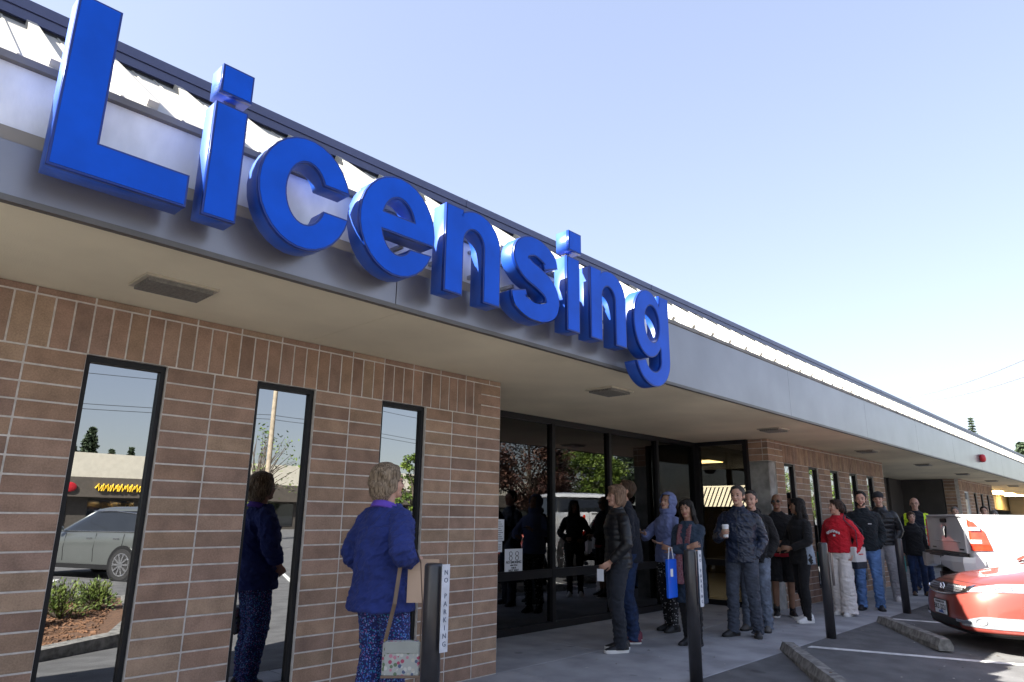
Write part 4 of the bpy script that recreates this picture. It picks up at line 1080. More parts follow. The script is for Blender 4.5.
def person(label, pos, az, h, sp, group='people queueing along the walkway'):
    """sp: dict of body and clothing options; all lengths are for a 1.75 m figure"""
    s = h/1.75
    t = thing('person', label, 'person', (pos[0], pos[1], sp.get('z', 0)), math.radians(az-90), group)
    fem = sp.get('fem', False); bulk = sp.get('bulk', 0); seed = sp.get('seed', 1); vx = sp.get('vox', .0075)
    sw = (.165 if fem else .19)+sp.get('sh', 0); lean = sp.get('lean', 0)
    def bend(p): return V((p.x+sp.get('sway', 0)*max(0, p.z-.9), p.y+lean*max(0, p.z-.95), p.z))
    # joints
    hipz, kl, al = .938, .435, .425
    feet = sp.get('feet', ((-.11,.0,8), (.11,.02,8)))   # x,y,toe-out degrees: left(-x) first
    legs = []
    for k, (fx, fy, to) in enumerate(feet):
        sd = -1 if k == 0 else 1
        hp = V((sd*.09,0,hipz)); an = V((fx,fy,.085)); kn, an = ik(hp, an, kl, al, V((sd*.12,1,0))); legs.append((sd, hp, kn, an, to))
    nb = bend(V((0,-.012,1.47))); hd_yaw, hd_pitch, hd_roll = [math.radians(a) for a in sp.get('head', (0,0,0))]
    HM = Matrix.Rotation(hd_yaw, 3, 'Z') @ Matrix.Rotation(-hd_pitch, 3, 'X') @ Matrix.Rotation(hd_roll, 3, 'Y')
    hc = bend(V((0,.008,1.512)))
    def Hp(x, y, z): return hc+HM @ V((x, y, z-1.52))
    arms = []
    for k, key in enumerate(('LA', 'RA')):
        sd = -1 if k == 0 else 1
        a = sp.get(key, {}); sh = bend(V((sd*sw*.97,-.01,1.384)))
        wr = V(a.get('w', (sd*(sw+.075), .05, .845))); hint = V(a.get('e', (sd*.5,-1,-.2)))
        el, wr = ik(sh, wr, .295, .255, hint); arms.append((sd, sh, el, wr, a))
    S_ = Matrix.Scale(s, 4)
    def fin(mb): mb.v = [tuple(c*s for c in v) for v in mb.v]; return mb
    # ---- body: one continuous skin
    b = MB()
    hw = .162 if fem else .158; ww = .125 if fem else .145
    b.rings([(0,0,.84,hw*.9,.10), (0,-.005,.92,hw,.118), (0,0,1.0,hw*.95,.108), (0,0,1.1,ww,.10+bulk*.6), (0,.004,1.2,ww+.012,.108+bulk*.4), (0,.006,1.3,ww+.028,.115), (0,-.004,1.36,sw*.90,.098), (0,-.010,1.41,sw*.74,.078), (0,-.012,1.45,sw*.48,.064), (0,-.012,1.475,.055,.055)], 28, 2.2)
    for i in range(len(b.v)): b.v[i] = tuple(bend(V(b.v[i])))
    b.tube([bend(V((0,-.015,1.43))), hc+V((0,-.012,.0)), Hp(0,-.005,1.56)], [.056,.050 if fem else .056,.05], 14)
    for sd, hp, kn, an, to in legs:
        b.tube([hp+V((0,0,.03)), (hp+kn)/2+V((0,.01,0)), kn, kn.lerp(an,.35)+V((0,-.012,0)), an], [.088,.072,.053,.052,.036], 14, round_ends=True)
        to_ = math.radians(to)*sd; fd = V((math.sin(to_), math.cos(to_), 0)); b.tube([an-V((0,0,.045))-fd*.03, an-V((0,0,.052))+fd*.05, an-V((0,0,.060))+fd*.13], [.026,.024,.014], 10, round_ends=True)
    for sd, sh, el, wr, a in arms:
        b.tube([sh+V((-sd*.04,0,.0)), sh, sh.lerp(el,.5), el, el.lerp(wr,.35), wr], [.045,.045,.040,.036,.034,.026], 12, round_ends=True)
        hdv = V(a.get('h', tuple((wr-el).normalized()))); pn_ = V(a.get('n', (-sd, .2, 0)))
        hand(b, wr+hdv.normalized()*.01, hdv, pn_, 1.02 if not fem else .92, a.get('side', sd)*1, a.get('curl', .55))
    # head
    def He(c, r, M=None): b.ell(Hp(*c), r, 20, 14, HM.to_4x4() @ (M or Matrix.Identity(4)))
    He((0,-.012,1.665), (.077,.096,.088)); He((0,.022,1.615), (.063,.072,.085)); He((0,.052,1.562), (.044,.036,.040)); He((0,.078,1.545), (.022,.016,.017))
    for sd in (-1, 1):
        He((sd*.030,.062,1.602), (.026,.026,.026)); He((sd*.0765,-.008,1.628), (.010,.017,.030)); He((sd*.024,.078,1.652), (.026,.010,.009))
    b.tube([Hp(0,.084,1.648), Hp(0,.100,1.622), Hp(0,.107,1.607)], [.0085,.011,.013], 8, round_ends=True, up=(0,0,1))
    for sd in (-1, 1): He((sd*.0115,.096,1.604), (.008,.009,.007))
    He((0,.086,1.577), (.024,.010,.0055)); He((0,.084,1.568), (.021,.010,.006))
    me = remesh(fin(b), vx*(.72 if sp.get('close') else 1)*s, 2, .4)
    skm = SK[sp.get('skin', 'pale')]
    body = part('body', me, skm, t); me.materials.append(LIP)
    lc = Hp(0,.088,1.573)*s
    for p in me.polygons:
        c = HM.transposed() @ (p.center-lc)
        if abs(c.x) < .024*s and abs(c.z) < .0085*s and c.y > -.004: p.material_index = 1
    # face pieces
    if not sp.get('noface'):
        for sd in (-1, 1):
            q = MB(); q.ell(Hp(sd*.031,.0845,1.636)*s, (.0135*s,.006*s,.0058*s), 10, 6, HM.to_4x4()); part('eye', q, M_eye, t, True)
            q = MB(); q.tube([Hp(sd*.016,.0905,1.655)*s, Hp(sd*.034,.0885,1.660)*s, Hp(sd*.050,.078,1.654)*s], [.0034*s,.004*s,.002*s], 6); part('eyebrow', q, sp.get('brow', HB), t, True)
    if sp.get('glasses'):
        q = MB()
        for sd in (-1, 1):
            if sp['glasses'] == 'sun': q.ell(Hp(sd*.033,.094,1.636)*s, (.026*s,.004*s,.018*s), 12, 8, HM.to_4x4())
            else: q.tube([Hp(sd*.033+.024*math.cos(a),.096,1.634+.017*math.sin(a))*s for a in [2*PI*k/14 for k in range(15)]], .0017*s, 5)
            q.tube([Hp(sd*.057,.090,1.64)*s, Hp(sd*.080,.03,1.64)*s, Hp(sd*.081,-.015,1.637)*s], .0022*s, 5)
        q.tube([Hp(-.01,.1,1.638)*s, Hp(.01,.1,1.638)*s], .002*s, 5); part('glasses', q, M_black, t)
    # ---- hair
    hs = sp.get('hair'); 
    if hs:
        st, hm = hs; q = MB()
        def he(c, r): q.ell(Hp(*c), r, 20, 14, HM.to_4x4())
        if st in ('short', 'crop', 'tidy'):
            e = {'short': .010, 'crop': .004, 'tidy': .008}[st]
            he((0,-.028,1.680), (.077+e,.090+e,.081+e)); he((0,-.052,1.625), (.068+e,.060,.06)); he((.008,.022,1.732), (.055,.045,.022+e))
            for sd in (-1, 1): he((sd*.068,-.002,1.655), (.014,.030,.034))
        elif st == 'bob':
            he((0,-.02,1.682), (.094,.104,.088)); he((0,-.055,1.60), (.090,.062,.098)); he((0,.045,1.725), (.062,.048,.030))
            for sd in (-1, 1): he((sd*.080,-.002,1.615), (.024,.058,.092))
        elif st == 'curly':
            he((0,-.028,1.682), (.100,.112,.092)); he((0,-.065,1.590), (.098,.075,.095)); he((0,.03,1.728), (.06,.05,.028))
            rr = random.Random(4)
            for _ in range(34):
                a = rr.uniform(0, 2*PI); e = rr.uniform(-.7, 1.3); d = V((math.cos(a)*math.cos(e), math.sin(a)*math.cos(e), math.sin(e)))
                if d.y > .35 and d.z < .65: continue
                he((d.x*.092,-.035+d.y*.098,1.65+d.z*.092), (.027,.027,.026))
            for sd in (-1, 1): he((sd*.084,-.02,1.62), (.022,.045,.065))
        elif st == 'long':
            he((0,-.022,1.680), (.091,.103,.084)); he((0,-.06,1.58), (.104,.068,.12)); he((0,-.085,1.44), (.112,.055,.13)); he((.012,.040,1.722), (.058,.044,.028))
            for sd in (-1, 1): he((sd*.080,-.005,1.60), (.024,.058,.10)); he((sd*.092,.0,1.47), (.030,.042,.09))
        elif st == 'bun':
            he((0,-.02,1.678), (.086,.100,.082)); he((0,-.055,1.62), (.075,.055,.06)); he((0,-.10,1.60), (.05,.045,.06)); he((0,.04,1.722), (.058,.045,.028))
            for sd in (-1, 1): he((sd*.074,-.002,1.64), (.016,.04,.05))
        f = 60
        def hd_(c): return (.0045 if st not in ('crop',) else .0012)*(noise.noise(V((c.x*f/s, c.y*f/s, c.z*11/s)))+.5*noise.noise(V((c.x*150, c.y*150, c.z*22))))*s
        me = remesh(fin(q), .0065*s, 2, .4, displace=hd_); part('hair', me, hm, t)
    if sp.get('cap'):
        q = MB(); 
        q.ell(Hp(0,-.012,1.695), (.088,.106,.078), 24, 14, HM.to_4x4())
        me = remesh(fin(q), .007*s, 2); part('cap', me, sp['cap'], t)
        if sp.get('visor'): q = MB(); q.ell(Hp(0,-.10,1.69)*s, (.06*s,.05*s,.008*s), 16, 8, HM.to_4x4()); part('visor', q, sp['cap'], kids(t)[-1] if False else t, True)
    # ---- trousers
    pt = sp.get('pants')
    if pt:
        m_, fit = pt[0], pt[1]; R = {'slim': (.098,.084,.064,.062,.050), 'reg': (.106,.092,.074,.070,.064), 'wide': (.112,.110,.104,.108,.112), 'shorts': (.108,.106,.10), 'loose': (.112,.102,.086,.080,.066)}[fit]
        q = MB(); q.rings([(0,0,.83,.150,.108), (0,-.008,.90,hw+.022,.132), (0,0,.97,hw+.016,.124), (0,0,1.03,ww+.028,.112+bulk*.5)], 28, 2.3)
        for sd, hp, kn, an, to in legs:
            lo_ = an-V((0,0,.045)) if fit != 'shorts' else None
            if fit == 'shorts': q.tube([hp, (hp+kn)/2, kn+V((0,0,-.02))], list(R), 18)
            else: q.tube([hp+V((0,0,.0)), hp.lerp(kn,.5)+V((0,.01,0)), kn, kn.lerp(an,.45)+V((0,-.012,0)), an+V((0,.005,0)), lo_+V((0,.010,-.004))], [R[0],R[1],R[2],R[3],R[4],R[4]*1.12], 18)
        wk = wrinkle((.010 if fit != 'slim' else .006)*s*sp.get('fold', 1), 11, seed, (1,1,2.4))
        me = remesh(fin(q), .010*s, 3, displace=lambda c: wk(c)*(1.5 if c.z < .35*s else 1 if c.z < .6*s else .6)); part('trousers' if fit != 'shorts' else 'shorts', me, m_, t)
    if sp.get('skirt'):
        pass
    # ---- shoes
    um, sm = sp.get('shoes', (SH_BLK, SOLE_D))
    for sd, hp, kn, an, to in legs:
        to_ = math.radians(to)*sd; fd = V((math.sin(to_), math.cos(to_), 0)); M = Matrix(((fd.y, fd.x, 0, an.x), (-fd.x, fd.y, 0, an.y), (0,0,1,0), (0,0,0,1)))
        ou = [(-.085,.026), (-.07,.036), (-.02,.038), (.04,.040), (.10,.048), (.145,.045), (.175,.032), (.188,.012)]
        thick = sp.get('sole', .024)
        pl = [(x, y) for y, x in ou]+[(-x, y) for y, x in ou[::-1]]
        q = MB(); rs = []
        for z, k in ((.0,.96), (.006,1.02), (thick-.004,1.02), (thick,.98)): rs.append([M @ V((x*k, y*k if y > 0 else y*k, z)) for x, y in pl])
        q.loft(rs); sole = q
        q = MB()
        top = [(-.088,.030,.085), (-.06,.040,.115), (0,.044,.122), (.04,.043,.104), (.09,.046,.078), (.14,.043,.060), (.182,.028,.046)]
        rs = []
        for y, wd, zt in top: rs.append([M @ V((wd*math.cos(a)*(1 if math.sin(a) < .3 else .9), y, thick-.004+max(0, math.sin(a))*(zt-thick)+min(0, math.sin(a))*.004)) for a in [2*PI*k/18 for k in range(18)]])
        q.loft(rs); sho = part('shoe', fin(q), um, t, True); part('sole', fin(sole), sm, sho)
        if fit_socks := sp.get('socks'):
            q = MB(); q.tube([an+V((0,0,-.02)), an+V((0,-.005,.09))], [.042,.044], 12); part('sock', fin(q), fit_socks, t, True)
    # ---- tops
    tp = sp.get('top')
    if tp:
        m_ = tp['m']; hz = tp.get('hem', .82); th = tp.get('th', .022); q = MB(); puff = tp.get('puff', 0); fl = tp.get('flare', 0)
        prof = [(.60,hw*.98,.115), (.84,hw,.118), (.92,hw+.004,.122), (1.0,hw*.97,.114), (1.1,ww+.008,.108+bulk), (1.2,ww+.020,.114+bulk*.8), (1.29,ww+.036,.122+bulk*.3), (1.35,sw*.95,.110), (1.405,sw*.82,.094), (1.445,sw*.58,.080), (1.48,.074,.070)]
        def pr(z):
            for a, c in zip(prof[:-1], prof[1:]):
                if z <= c[0]: k = (z-a[0])/(c[0]-a[0]); return a[1]+(c[1]-a[1])*k, a[2]+(c[2]-a[2])*k
            return prof[-1][1:]
        zs = [hz+(1.475-hz)*k/44 for k in range(45)]; rg = []
        for z in zs:
            a, c = pr(max(z, .61)); e = th*(1 if z < 1.33 else .72 if z < 1.42 else .5)+fl*max(0, 1.1-z)
            if puff: e += .009*abs(math.sin(PI*(z-.02)/puff))-.004
            if z > 1.455: e *= .7
            rg.append((0, .0, z, a+e, c+e))
        q.rings(rg, 36, 2.25)
        for i in range(len(q.v)): q.v[i] = tuple(bend(V(q.v[i])))
        ar = tp.get('ar', 1)
        for sd, sh, el, wr, a in arms:
            n_ = 22; pts = []; rad = []
            e2 = wr+(wr-el).normalized()*(-.01-tp.get('cuff', 0))
            path = [sh+V((-sd*.06,0,.004)), sh+V((-sd*.004,0,-.022)), sh.lerp(el,.5), el, el.lerp(e2,.5), e2] if not tp.get('short') else [sh+V((-sd*.05,0,.008)), sh, sh.lerp(el,.8)]
            base = [.052,.060,.056,.051,.047,.038] if not tp.get('short') else [.066,.072,.066]
            for k in range(n_+1):
                u = k/n_*(len(path)-1); i = min(int(u), len(path)-2); f = u-i; rr_ = (base[i]+(base[i+1]-base[i])*f)*ar+th*.35
                if puff: rr_ += .006*abs(math.sin(PI*k/2.4))-.003
                pts.append(path[i].lerp(path[i+1], f)); rad.append(rr_)
            q.tube(pts, rad, 18, round_ends=False)
            q.ell(sh+V((-sd*.020,0,-.014)), (.062*ar+th*.3,.062*ar+th*.3,.060*ar+th*.2), 16, 10)
        if tp.get('collar'): q.tube([bend(V((0,-.01,1.44))), bend(V((0,-.004,1.475))), bend(V((0,.004,1.475+tp['collar'])))], [.088,.076,.070], 18)
        if tp.get('hoodb'):
            q.ell(bend(V((0,-.085,1.47))), (.10,.055,.07), 16, 10); q.tube([bend(V((0,-.01,1.44))), bend(V((0,-.0,1.50)))], [.10,.082], 18)
        wk = wrinkle(tp.get('fold', .008)*s, 10, seed+5, (1,1,1.5))
        me = remesh(fin(q), (.0085 if not sp.get('close') else .0065)*s, 3 if not puff else 2, displace=wk)
        jk = part(tp.get('name', 'jacket'), me, m_, t, label=tp.get('label'))
        if tp.get('mats2'):
            # (material, test) two-tone panels
            for k, (m2, test) in enumerate(tp['mats2']):
                me.materials.append(m2)
                for p in me.polygons:
                    c = p.center/s
                    if test(c, arms): p.material_index = k+1
        if tp.get('zip'):
            z_ = MB(); zz = [hz+.02+(1.43-hz)*k/20 for k in range(21)]; z_.tube([bend(V((0, pr(max(z,.61))[1]+th+.004, z)))*s for z in zz], .004*s, 5); part('zip', z_, tp['zip'], jk)
    if sp.get('hood_up'):
        q = MB(); q.ell(Hp(0,-.02,1.67), (.112,.125,.118), 24, 16, HM.to_4x4()); q.ell(Hp(0,-.03,1.54), (.115,.11,.09), 20, 14, HM.to_4x4()); me = remesh(fin(q), .008*s, 3, displace=wrinkle(.006*s, 16, seed))
        bm = bmesh.new(); bm.from_mesh(me); inv = HM.transposed()
        kill = []
        for f in bm.faces:
            c = inv @ (f.calc_center_median()-hc*s); 
            if c.y > .045*s and abs(c.x) < .072*s and (.02*s < c.z < .21*s) : kill.append(f)
        bmesh.ops.delete(bm, geom=kill, context='FACES'); bm.to_mesh(me); bm.free()
        me = evald(me, [('SOLIDIFY', dict(thickness=.008*s, offset=-1))]); part('hood', me, sp['hood_up'], t)
    t['_s'] = s; P[label] = (t, arms, legs, s, Hp); del t['_s']
    return t
P = {}
M_eye = mat('eye_dark', (.04,.03,.025), .2)
def wpt(t, p):
    """person-local point (already scaled) to world"""
    return Matrix.Translation(t.location) @ Matrix.Rotation(t.rotation_euler.z, 4, 'Z') @ V(p)

C = dict(
 blue=cloth('cobalt_knit', (.014,.030,.17)), lav=cloth('purple_collar', (.12,.06,.45)), puffer=mat('black_puffer', (.008,.009,.012), .45, var=.3, bump=.2, bscale=90),
 navy=cloth('navy_fleece', (.006,.009,.02)), char=cloth('charcoal_trousers', (.016,.020,.030)), jean=cloth('dark_jean', (.010,.026,.08), var=.35, vscale=14),
 ljean=cloth('blue_jean', (.10,.20,.42), var=.35, vscale=7), gjean=cloth('grey_jean', (.045,.055,.08), var=.3, vscale=8), fjean=cloth('faded_jean', (.14,.17,.23), var=.3),
 per=cloth('periwinkle_hoodie', (.17,.21,.42)), teal=cloth('slate_cardigan', (.018,.034,.062)), black=cloth('black_cloth', (.005,.005,.007)), nylon=mat('navy_nylon', (.012,.020,.046), .40, var=.25, bump=.25, bscale=70),
 red=cloth('red_fleece', (.50,.008,.022)), white=cloth('ivory_wide_trousers', (.70,.66,.64), var=.06), grey=cloth('grey_sweat', (.36,.36,.39), var=.08), hg=cloth('heather_grey', (.22,.26,.32)), hood=cloth('black_hoodie', (.005,.010,.015)),
 hiv=mat('hi_vis_yellow', (.62,.85,.03), .7, var=.06), pink=cloth('pink_scarf', (.45,.25,.27), var=.5, vscale=60, col2=(.16,.03,.05)), redt=cloth('red_shirt', (.38,.015,.03)), dkt=cloth('dark_green', (.02,.03,.03)))
# printed fabrics
def dots_mat(name, base, cols, scale, thr):
    m, nt, b = new_mat(name); vec = texco(nt); vo = N(nt, 'ShaderNodeTexVoronoi', Scale=scale); nt.links.new(vec, vo.inputs['Vector'])
    cr = nt.nodes.new('ShaderNodeValToRGB'); cr.color_ramp.interpolation = 'CONSTANT'; cr.color_ramp.elements[0].color = (0,0,0,1); cr.color_ramp.elements[1].position = thr; cr.color_ramp.elements[1].color = (1,1,1,1)
    nt.links.new(vo.outputs['Distance'], cr.inputs['Fac'])
    c2 = nt.nodes.new('ShaderNodeValToRGB'); c2.color_ramp.interpolation = 'CONSTANT'; el = c2.color_ramp.elements
    el[0].color = (*cols[0], 1); el[1].position = .999; el[1].color = (*cols[-1], 1)
    for k in range(1, len(cols)): e = el.new(k/len(cols)); e.color = (*cols[k], 1)
    sep = nt.nodes.new('ShaderNodeSeparateColor'); nt.links.new(vo.outputs['Color'], sep.inputs[0]); nt.links.new(sep.outputs[0], c2.inputs['Fac'])
    mx = nt.nodes.new('ShaderNodeMix'); mx.data_type = 'RGBA'; nt.links.new(cr.outputs['Color'], mx.inputs['Factor']); nt.links.new(c2.outputs['Color'], mx.inputs['A']); mx.inputs['B'].default_value = (*base, 1)
    nt.links.new(mx.outputs['Result'], b.inputs['Base Color']); b.inputs['Roughness'].default_value = .85; return m
C['floral'] = dots_mat('floral_print', (.012,.018,.11), [(.05,.16,.50), (.16,.26,.6), (.03,.08,.36), (.22,.10,.30), (.02,.2,.36)], 88, .42)
C['polka'] = dots_mat('polka_print', (.008,.008,.01), [(.6,.6,.62)], 38, .22)
M_bagf = dots_mat('floral_canvas', (.40,.42,.40), [(.55,.56,.52), (.40,.08,.14), (.5,.22,.28), (.14,.2,.12), (.10,.13,.22), (.5,.48,.42)], 42, .46)

POCK = lambda sd: dict(w=(sd*.165,.035,.90), e=(sd*1,-1.3,0), h=(-sd*.25,.0,-1), curl=.3)
# 1 woman in blue (back to camera)
w1_ = person('woman from behind in cobalt blue knit top and floral trousers with short sandy hair', (-1.87,-.80), 6, 1.66, dict(fem=True, bulk=.05, sh=.0, close=True, seed=2, skin='pale', hair=('curly', HG), glasses='clear', brow=HG,
    head=(-14,-4,0), lean=.03, feet=((-.10,0,6), (.10,.03,6)), LA=dict(w=(-.20,.14,.98), e=(-1,-.6,0)), RA=dict(w=(.20,.095,1.11), e=(.7,-1,-.4), h=(-.15,1,-.05), n=(-1,0,-.3), curl=.9),
    pants=(C['floral'], 'loose'), shoes=(SH_BLK, SOLE_D), top=dict(m=C['blue'], name='knit_top', hem=.80, th=.034, flare=.14, fold=.014, ar=1.22, cuff=.06)), group='people at the wall and entry')
q = MB(); q.tube([(0,-.018,1.44), (0,-.004,1.487)], [.100,.084], 20); q.v = [tuple(c*1.66/1.75 for c in v) for v in q.v]; part('collar', remesh(q, .008, 3), C['lav'], w1_)
# 2 bob woman
w2_ = person('woman with blond bob in black quilted jacket, in profile by the glass', (1.66,-.16), 146, 1.675, dict(fem=True, seed=3, close=True, hair=('bob', hairm('hair_bob', (.14,.085,.055), (.34,.22,.15))), brow=HBR, head=(4,0,0),
    feet=((-.08,.03,5), (.09,-.05,8)), LA=dict(w=(-.17,.15,.93), e=(-1,-1,0), h=(.3,.8,-.6)), RA=dict(w=(.13,.075,.97), e=(1,-1.2,0), h=(-1,.05,-.2)), pants=(C['char'], 'reg'), shoes=(SH_BLK, SOLE_W), sole=.035,
    top=dict(m=C['puffer'], hem=.86, th=.022, puff=.062, collar=.03, fold=.003)), group='people at the wall and entry')
# 3 navy man behind her
w3_ = person('man in dark navy fleece and jeans standing close behind the woman with the bob', (2.20,.06), 130, 1.76, dict(seed=4, lean=.09, hair=('short', HBR), head=(6,-14,0), skin='tan', feet=((-.11,0,8), (.11,-.04,12)),
    LA=dict(w=(-.22,.18,.95), e=(-1,-.8,0)), RA=dict(w=(.22,.16,.92), e=(1,-.8,0)), pants=(C['jean'], 'reg'), shoes=(mat('shoe_plum', (.16,.03,.05), .6), SOLE_W), top=dict(m=C['navy'], hem=.84, th=.028, fold=.008, collar=.02)), group='people at the wall and entry')
# 4 hooded
w4_ = person('person with light blue hood up and polka dot trousers looking at a phone', (3.19,.14), 165, 1.64, dict(fem=True, seed=5, hood_up=C['per'], hair=('tidy', HBL), head=(10,-14,0), feet=((-.07,.02,5), (.08,-.03,8)),
    LA=dict(w=(-.14,.24,1.10), e=(-1,-.5,-.4), h=(.2,1,.1), n=(0,0,1), curl=.5), RA=dict(w=(.12,.30,1.22), e=(1,-.5,-.6), h=(-.1,1,.2), n=(0,-.2,1), curl=.5), pants=(C['polka'], 'slim'), shoes=(SH_BLK, SOLE_D), top=dict(m=C['per'], name='hoodie', hem=.86, th=.03, fold=.009)), group='people at the wall and entry')
# 5 scarf woman
w5_ = person('woman with black hair, pink patterned scarf and long slate cardigan, arms folded', (2.53,-.52), 184, 1.545, dict(fem=True, bulk=.03, seed=6, close=True, skin='tan', hair=('long', HB), head=(8,2,5), feet=((-.08,.04,6), (.08,-.02,10)),
    LA=dict(w=(.12,.25,1.13), e=(-1,-.2,-.8), h=(1,.1,.25), n=(0,-1,0), curl=.5), RA=dict(w=(-.10,.235,1.165), e=(1,-.2,-.8), h=(-1,.1,.3), n=(0,-1,0), curl=.5), pants=(C['black'], 'slim'), shoes=(SH_BLK, SOLE_D),
    top=dict(m=C['teal'], name='cardigan', hem=.50, th=.026, flare=.02, fold=.008)), group='people at the wall and entry')
q = MB()
for sd in (-1, 1): q.tube([(sd*.045,-.02,1.47), (sd*.055,.09,1.42), (sd*.05,.145,1.30), (sd*.05,.185,1.15), (sd*.055,.20,.95), (sd*.055,.19,.72)], [(.014,.035), (.014,.04), (.013,.045), (.012,.045), (.012,.05), (.01,.055)], 10, up=(0,1,0))
q.tube([(-.06,-.03,1.45), (0,-.075,1.475), (.06,-.03,1.45)], .028, 10)
q.v = [tuple(c*1.545/1.75 for c in v) for v in q.v]; part('scarf', remesh(q, .007, 2, displace=wrinkle(.005, 30, 3)), C['pink'], w5_)
# 6 coffee man
w6_ = person('man in navy nylon jacket and grey jeans holding up a white paper cup', (3.53,-.66), 192, 1.73, dict(seed=7, close=True, bulk=.012, hair=('tidy', HDG), brow=HBR, head=(-6,0,0), feet=((-.12,-.02,14), (.14,.06,26)),
    LA=POCK(-1), RA=dict(w=(.165,.225,1.16), e=(.6,-.5,-1), h=(-.35,.8,.35), n=(-.9,-.25,.1), curl=.95), pants=(C['gjean'], 'reg'), shoes=(SH_BLK, SOLE_D),
    top=dict(m=C['nylon'], hem=.84, th=.025, collar=.035, fold=.010, puff=.15, zip=M_black)))
# 7 behind him
w7_ = person('person in dark jacket and faded jeans mostly hidden behind the man with the cup', (4.05,-.59), 190, 1.69, dict(seed=8, hair=('tidy', HDG), feet=((-.10,0,8), (.14,.02,12)), LA=POCK(-1), RA=POCK(1), pants=(C['fjean'], 'reg'), shoes=(SH_GRY, SOLE_D), top=dict(m=C['black'], hem=.84, th=.028, hoodb=1)))
# 8 bald man
w8_ = person('bald man in sunglasses, black and red jacket and black shorts by the concrete post', (5.55,-.30), 208, 1.70, dict(seed=9, skin='brown', bulk=.02, glasses='sun', head=(-14,-4,0), feet=((-.10,0,8), (.12,.05,12)),
    LA=dict(w=(-.08,.27,1.04), e=(-1,-.4,-.7), h=(1,.4,-.1), n=(0,-.5,-.8), curl=.7), RA=dict(w=(.12,.27,1.05), e=(1,-.4,-.7), h=(-.7,.6,.1), n=(0,-.5,-.8), curl=.7), pants=(C['black'], 'shorts'), shoes=(SH_BLK, SOLE_W), socks=SH_BLK,
    top=dict(m=C['black'], hem=.84, th=.026, fold=.008, collar=.02, mats2=[(C['redt'], lambda c, a: c.z < .885 or (abs(c.x) > .205 and c.z > 1.22 and c.z < 1.34 and c.y > -.02))])))
# 9 black haired woman
w9_ = person('woman with long black hair, black and heather grey jacket, leggings and white trainers', (5.24,-.72), 146, 1.63, dict(fem=True, seed=10, hair=('long', HB), skin='brown', head=(-20,0,0), feet=((-.09,.05,4), (.10,-.07,10)),
    LA=dict(w=(-.13,.25,1.03), e=(-1,-.5,-.6), h=(.5,.9,0)), RA=dict(w=(.17,.22,1.0), e=(1,-.8,-.3), h=(-.4,.9,0)), pants=(C['black'], 'slim'), shoes=(SH_WHT, SOLE_W), sole=.035,
    top=dict(m=C['black'], hem=.80, th=.026, flare=.05, hoodb=1, fold=.007, mats2=[(C['hg'], lambda c, a: c.z < 1.13 and abs(c.x) < .2 and c.y < .05)])))
# 10 red hoodie
w10_ = person('woman in bright red hoodie with white arched lettering and ivory wide trousers', (6.36,-.86), 172, 1.64, dict(fem=True, seed=11, close=True, hair=('bun', hairm('hair_dkbrown', (.015,.009,.007), (.06,.035,.025))), brow=HBR, head=(-38,-2,0), feet=((-.07,.03,5), (.09,-.06,8)),
    LA=dict(w=(-.22,.02,.92), e=(-.6,-1,0)), RA=dict(w=(.22,.05,.93), e=(.6,-1,0)), pants=(C['white'], 'wide'), shoes=(SH_WHT, SOLE_W), sole=.04, top=dict(m=C['red'], name='hoodie', hem=.93, th=.034, hoodb=1, fold=.010, ar=1.12)))
s_ = 1.64/1.75
for k, ch in enumerate('COUGARS'):
    a = math.radians((3-k)*11); x = .30*math.sin((3-k)*-1*.115)*-1
    x = (k-3)*.030; z = 1.255-.012*abs(k-3)**1.5*.5; y = .178-(x*x)*1.6
    M = frame((-x*s_, y*s_, z*s_), (-1, x*2.2, 0), (0,0,1)); place_text(ch, .046, M, M_paper, w10_, 'lettering', ext=.004, bold=.0022)
q = MB(); q.box(-.03*s_, .0, .170*s_, .180*s_, 1.175*s_, 1.205*s_); part('crest', q, M_paper, w10_)
# 11 hidden dark haired person
person('dark haired person mostly hidden between the red hoodie and the bearded man', (7.9,-.42), 190, 1.62, dict(seed=12, fem=True, hair=('bob', HB), LA=POCK(-1), RA=POCK(1), pants=(C['black'], 'slim'), top=dict(m=C['black'], hem=.84, th=.026)))
# 12 bearded man
w12_ = person('bearded man in black hoodie and blue jeans with hands in pockets', (7.33,-.93), 196, 1.785, dict(seed=13, close=True, bulk=.025, hair=('short', HB), head=(-2,0,0), feet=((-.11,0,10), (.13,.05,14)), LA=POCK(-1), RA=POCK(1), pants=(C['ljean'], 'reg'), shoes=(SH_BLK, SOLE_D),
    top=dict(m=C['hood'], name='hoodie', hem=.86, th=.030, hoodb=1, fold=.009)))
q = MB(); t_, ar_, lg_, ss, Hp = P['bearded man in black hoodie and blue jeans with hands in pockets']
for c, r in (((0,.060,1.552), (.040,.030,.030)), ((.03,.04,1.57), (.026,.035,.026)), ((-.03,.04,1.57), (.026,.035,.026))): q.ell(Hp(*c)*ss, tuple(v*ss for v in r), 14, 10)
part('beard', remesh(q, .006, 2), HB, w12_)
q = MB(); q.box(-.115*ss,-.065*ss,.150*ss,.158*ss,1.25*ss,1.262*ss); part('chest_mark', q, M_paper, w12_)
# 13 cap man
w13_ = person('man in backwards dark cap, black quilted jacket and light grey sweatpants', (8.95,-.74), 190, 1.83, dict(seed=14, hair=('crop', HBR), cap=cloth('dark_cap', (.03,.03,.035)), visor=1, feet=((-.12,0,10), (.12,.05,16)), LA=POCK(-1), RA=POCK(1), pants=(C['grey'], 'loose'), shoes=(SH_WHT, SOLE_W),
    top=dict(m=C['puffer'], hem=.88, th=.034, puff=.075, collar=.03, hoodb=1, fold=.005, ar=1.1)))
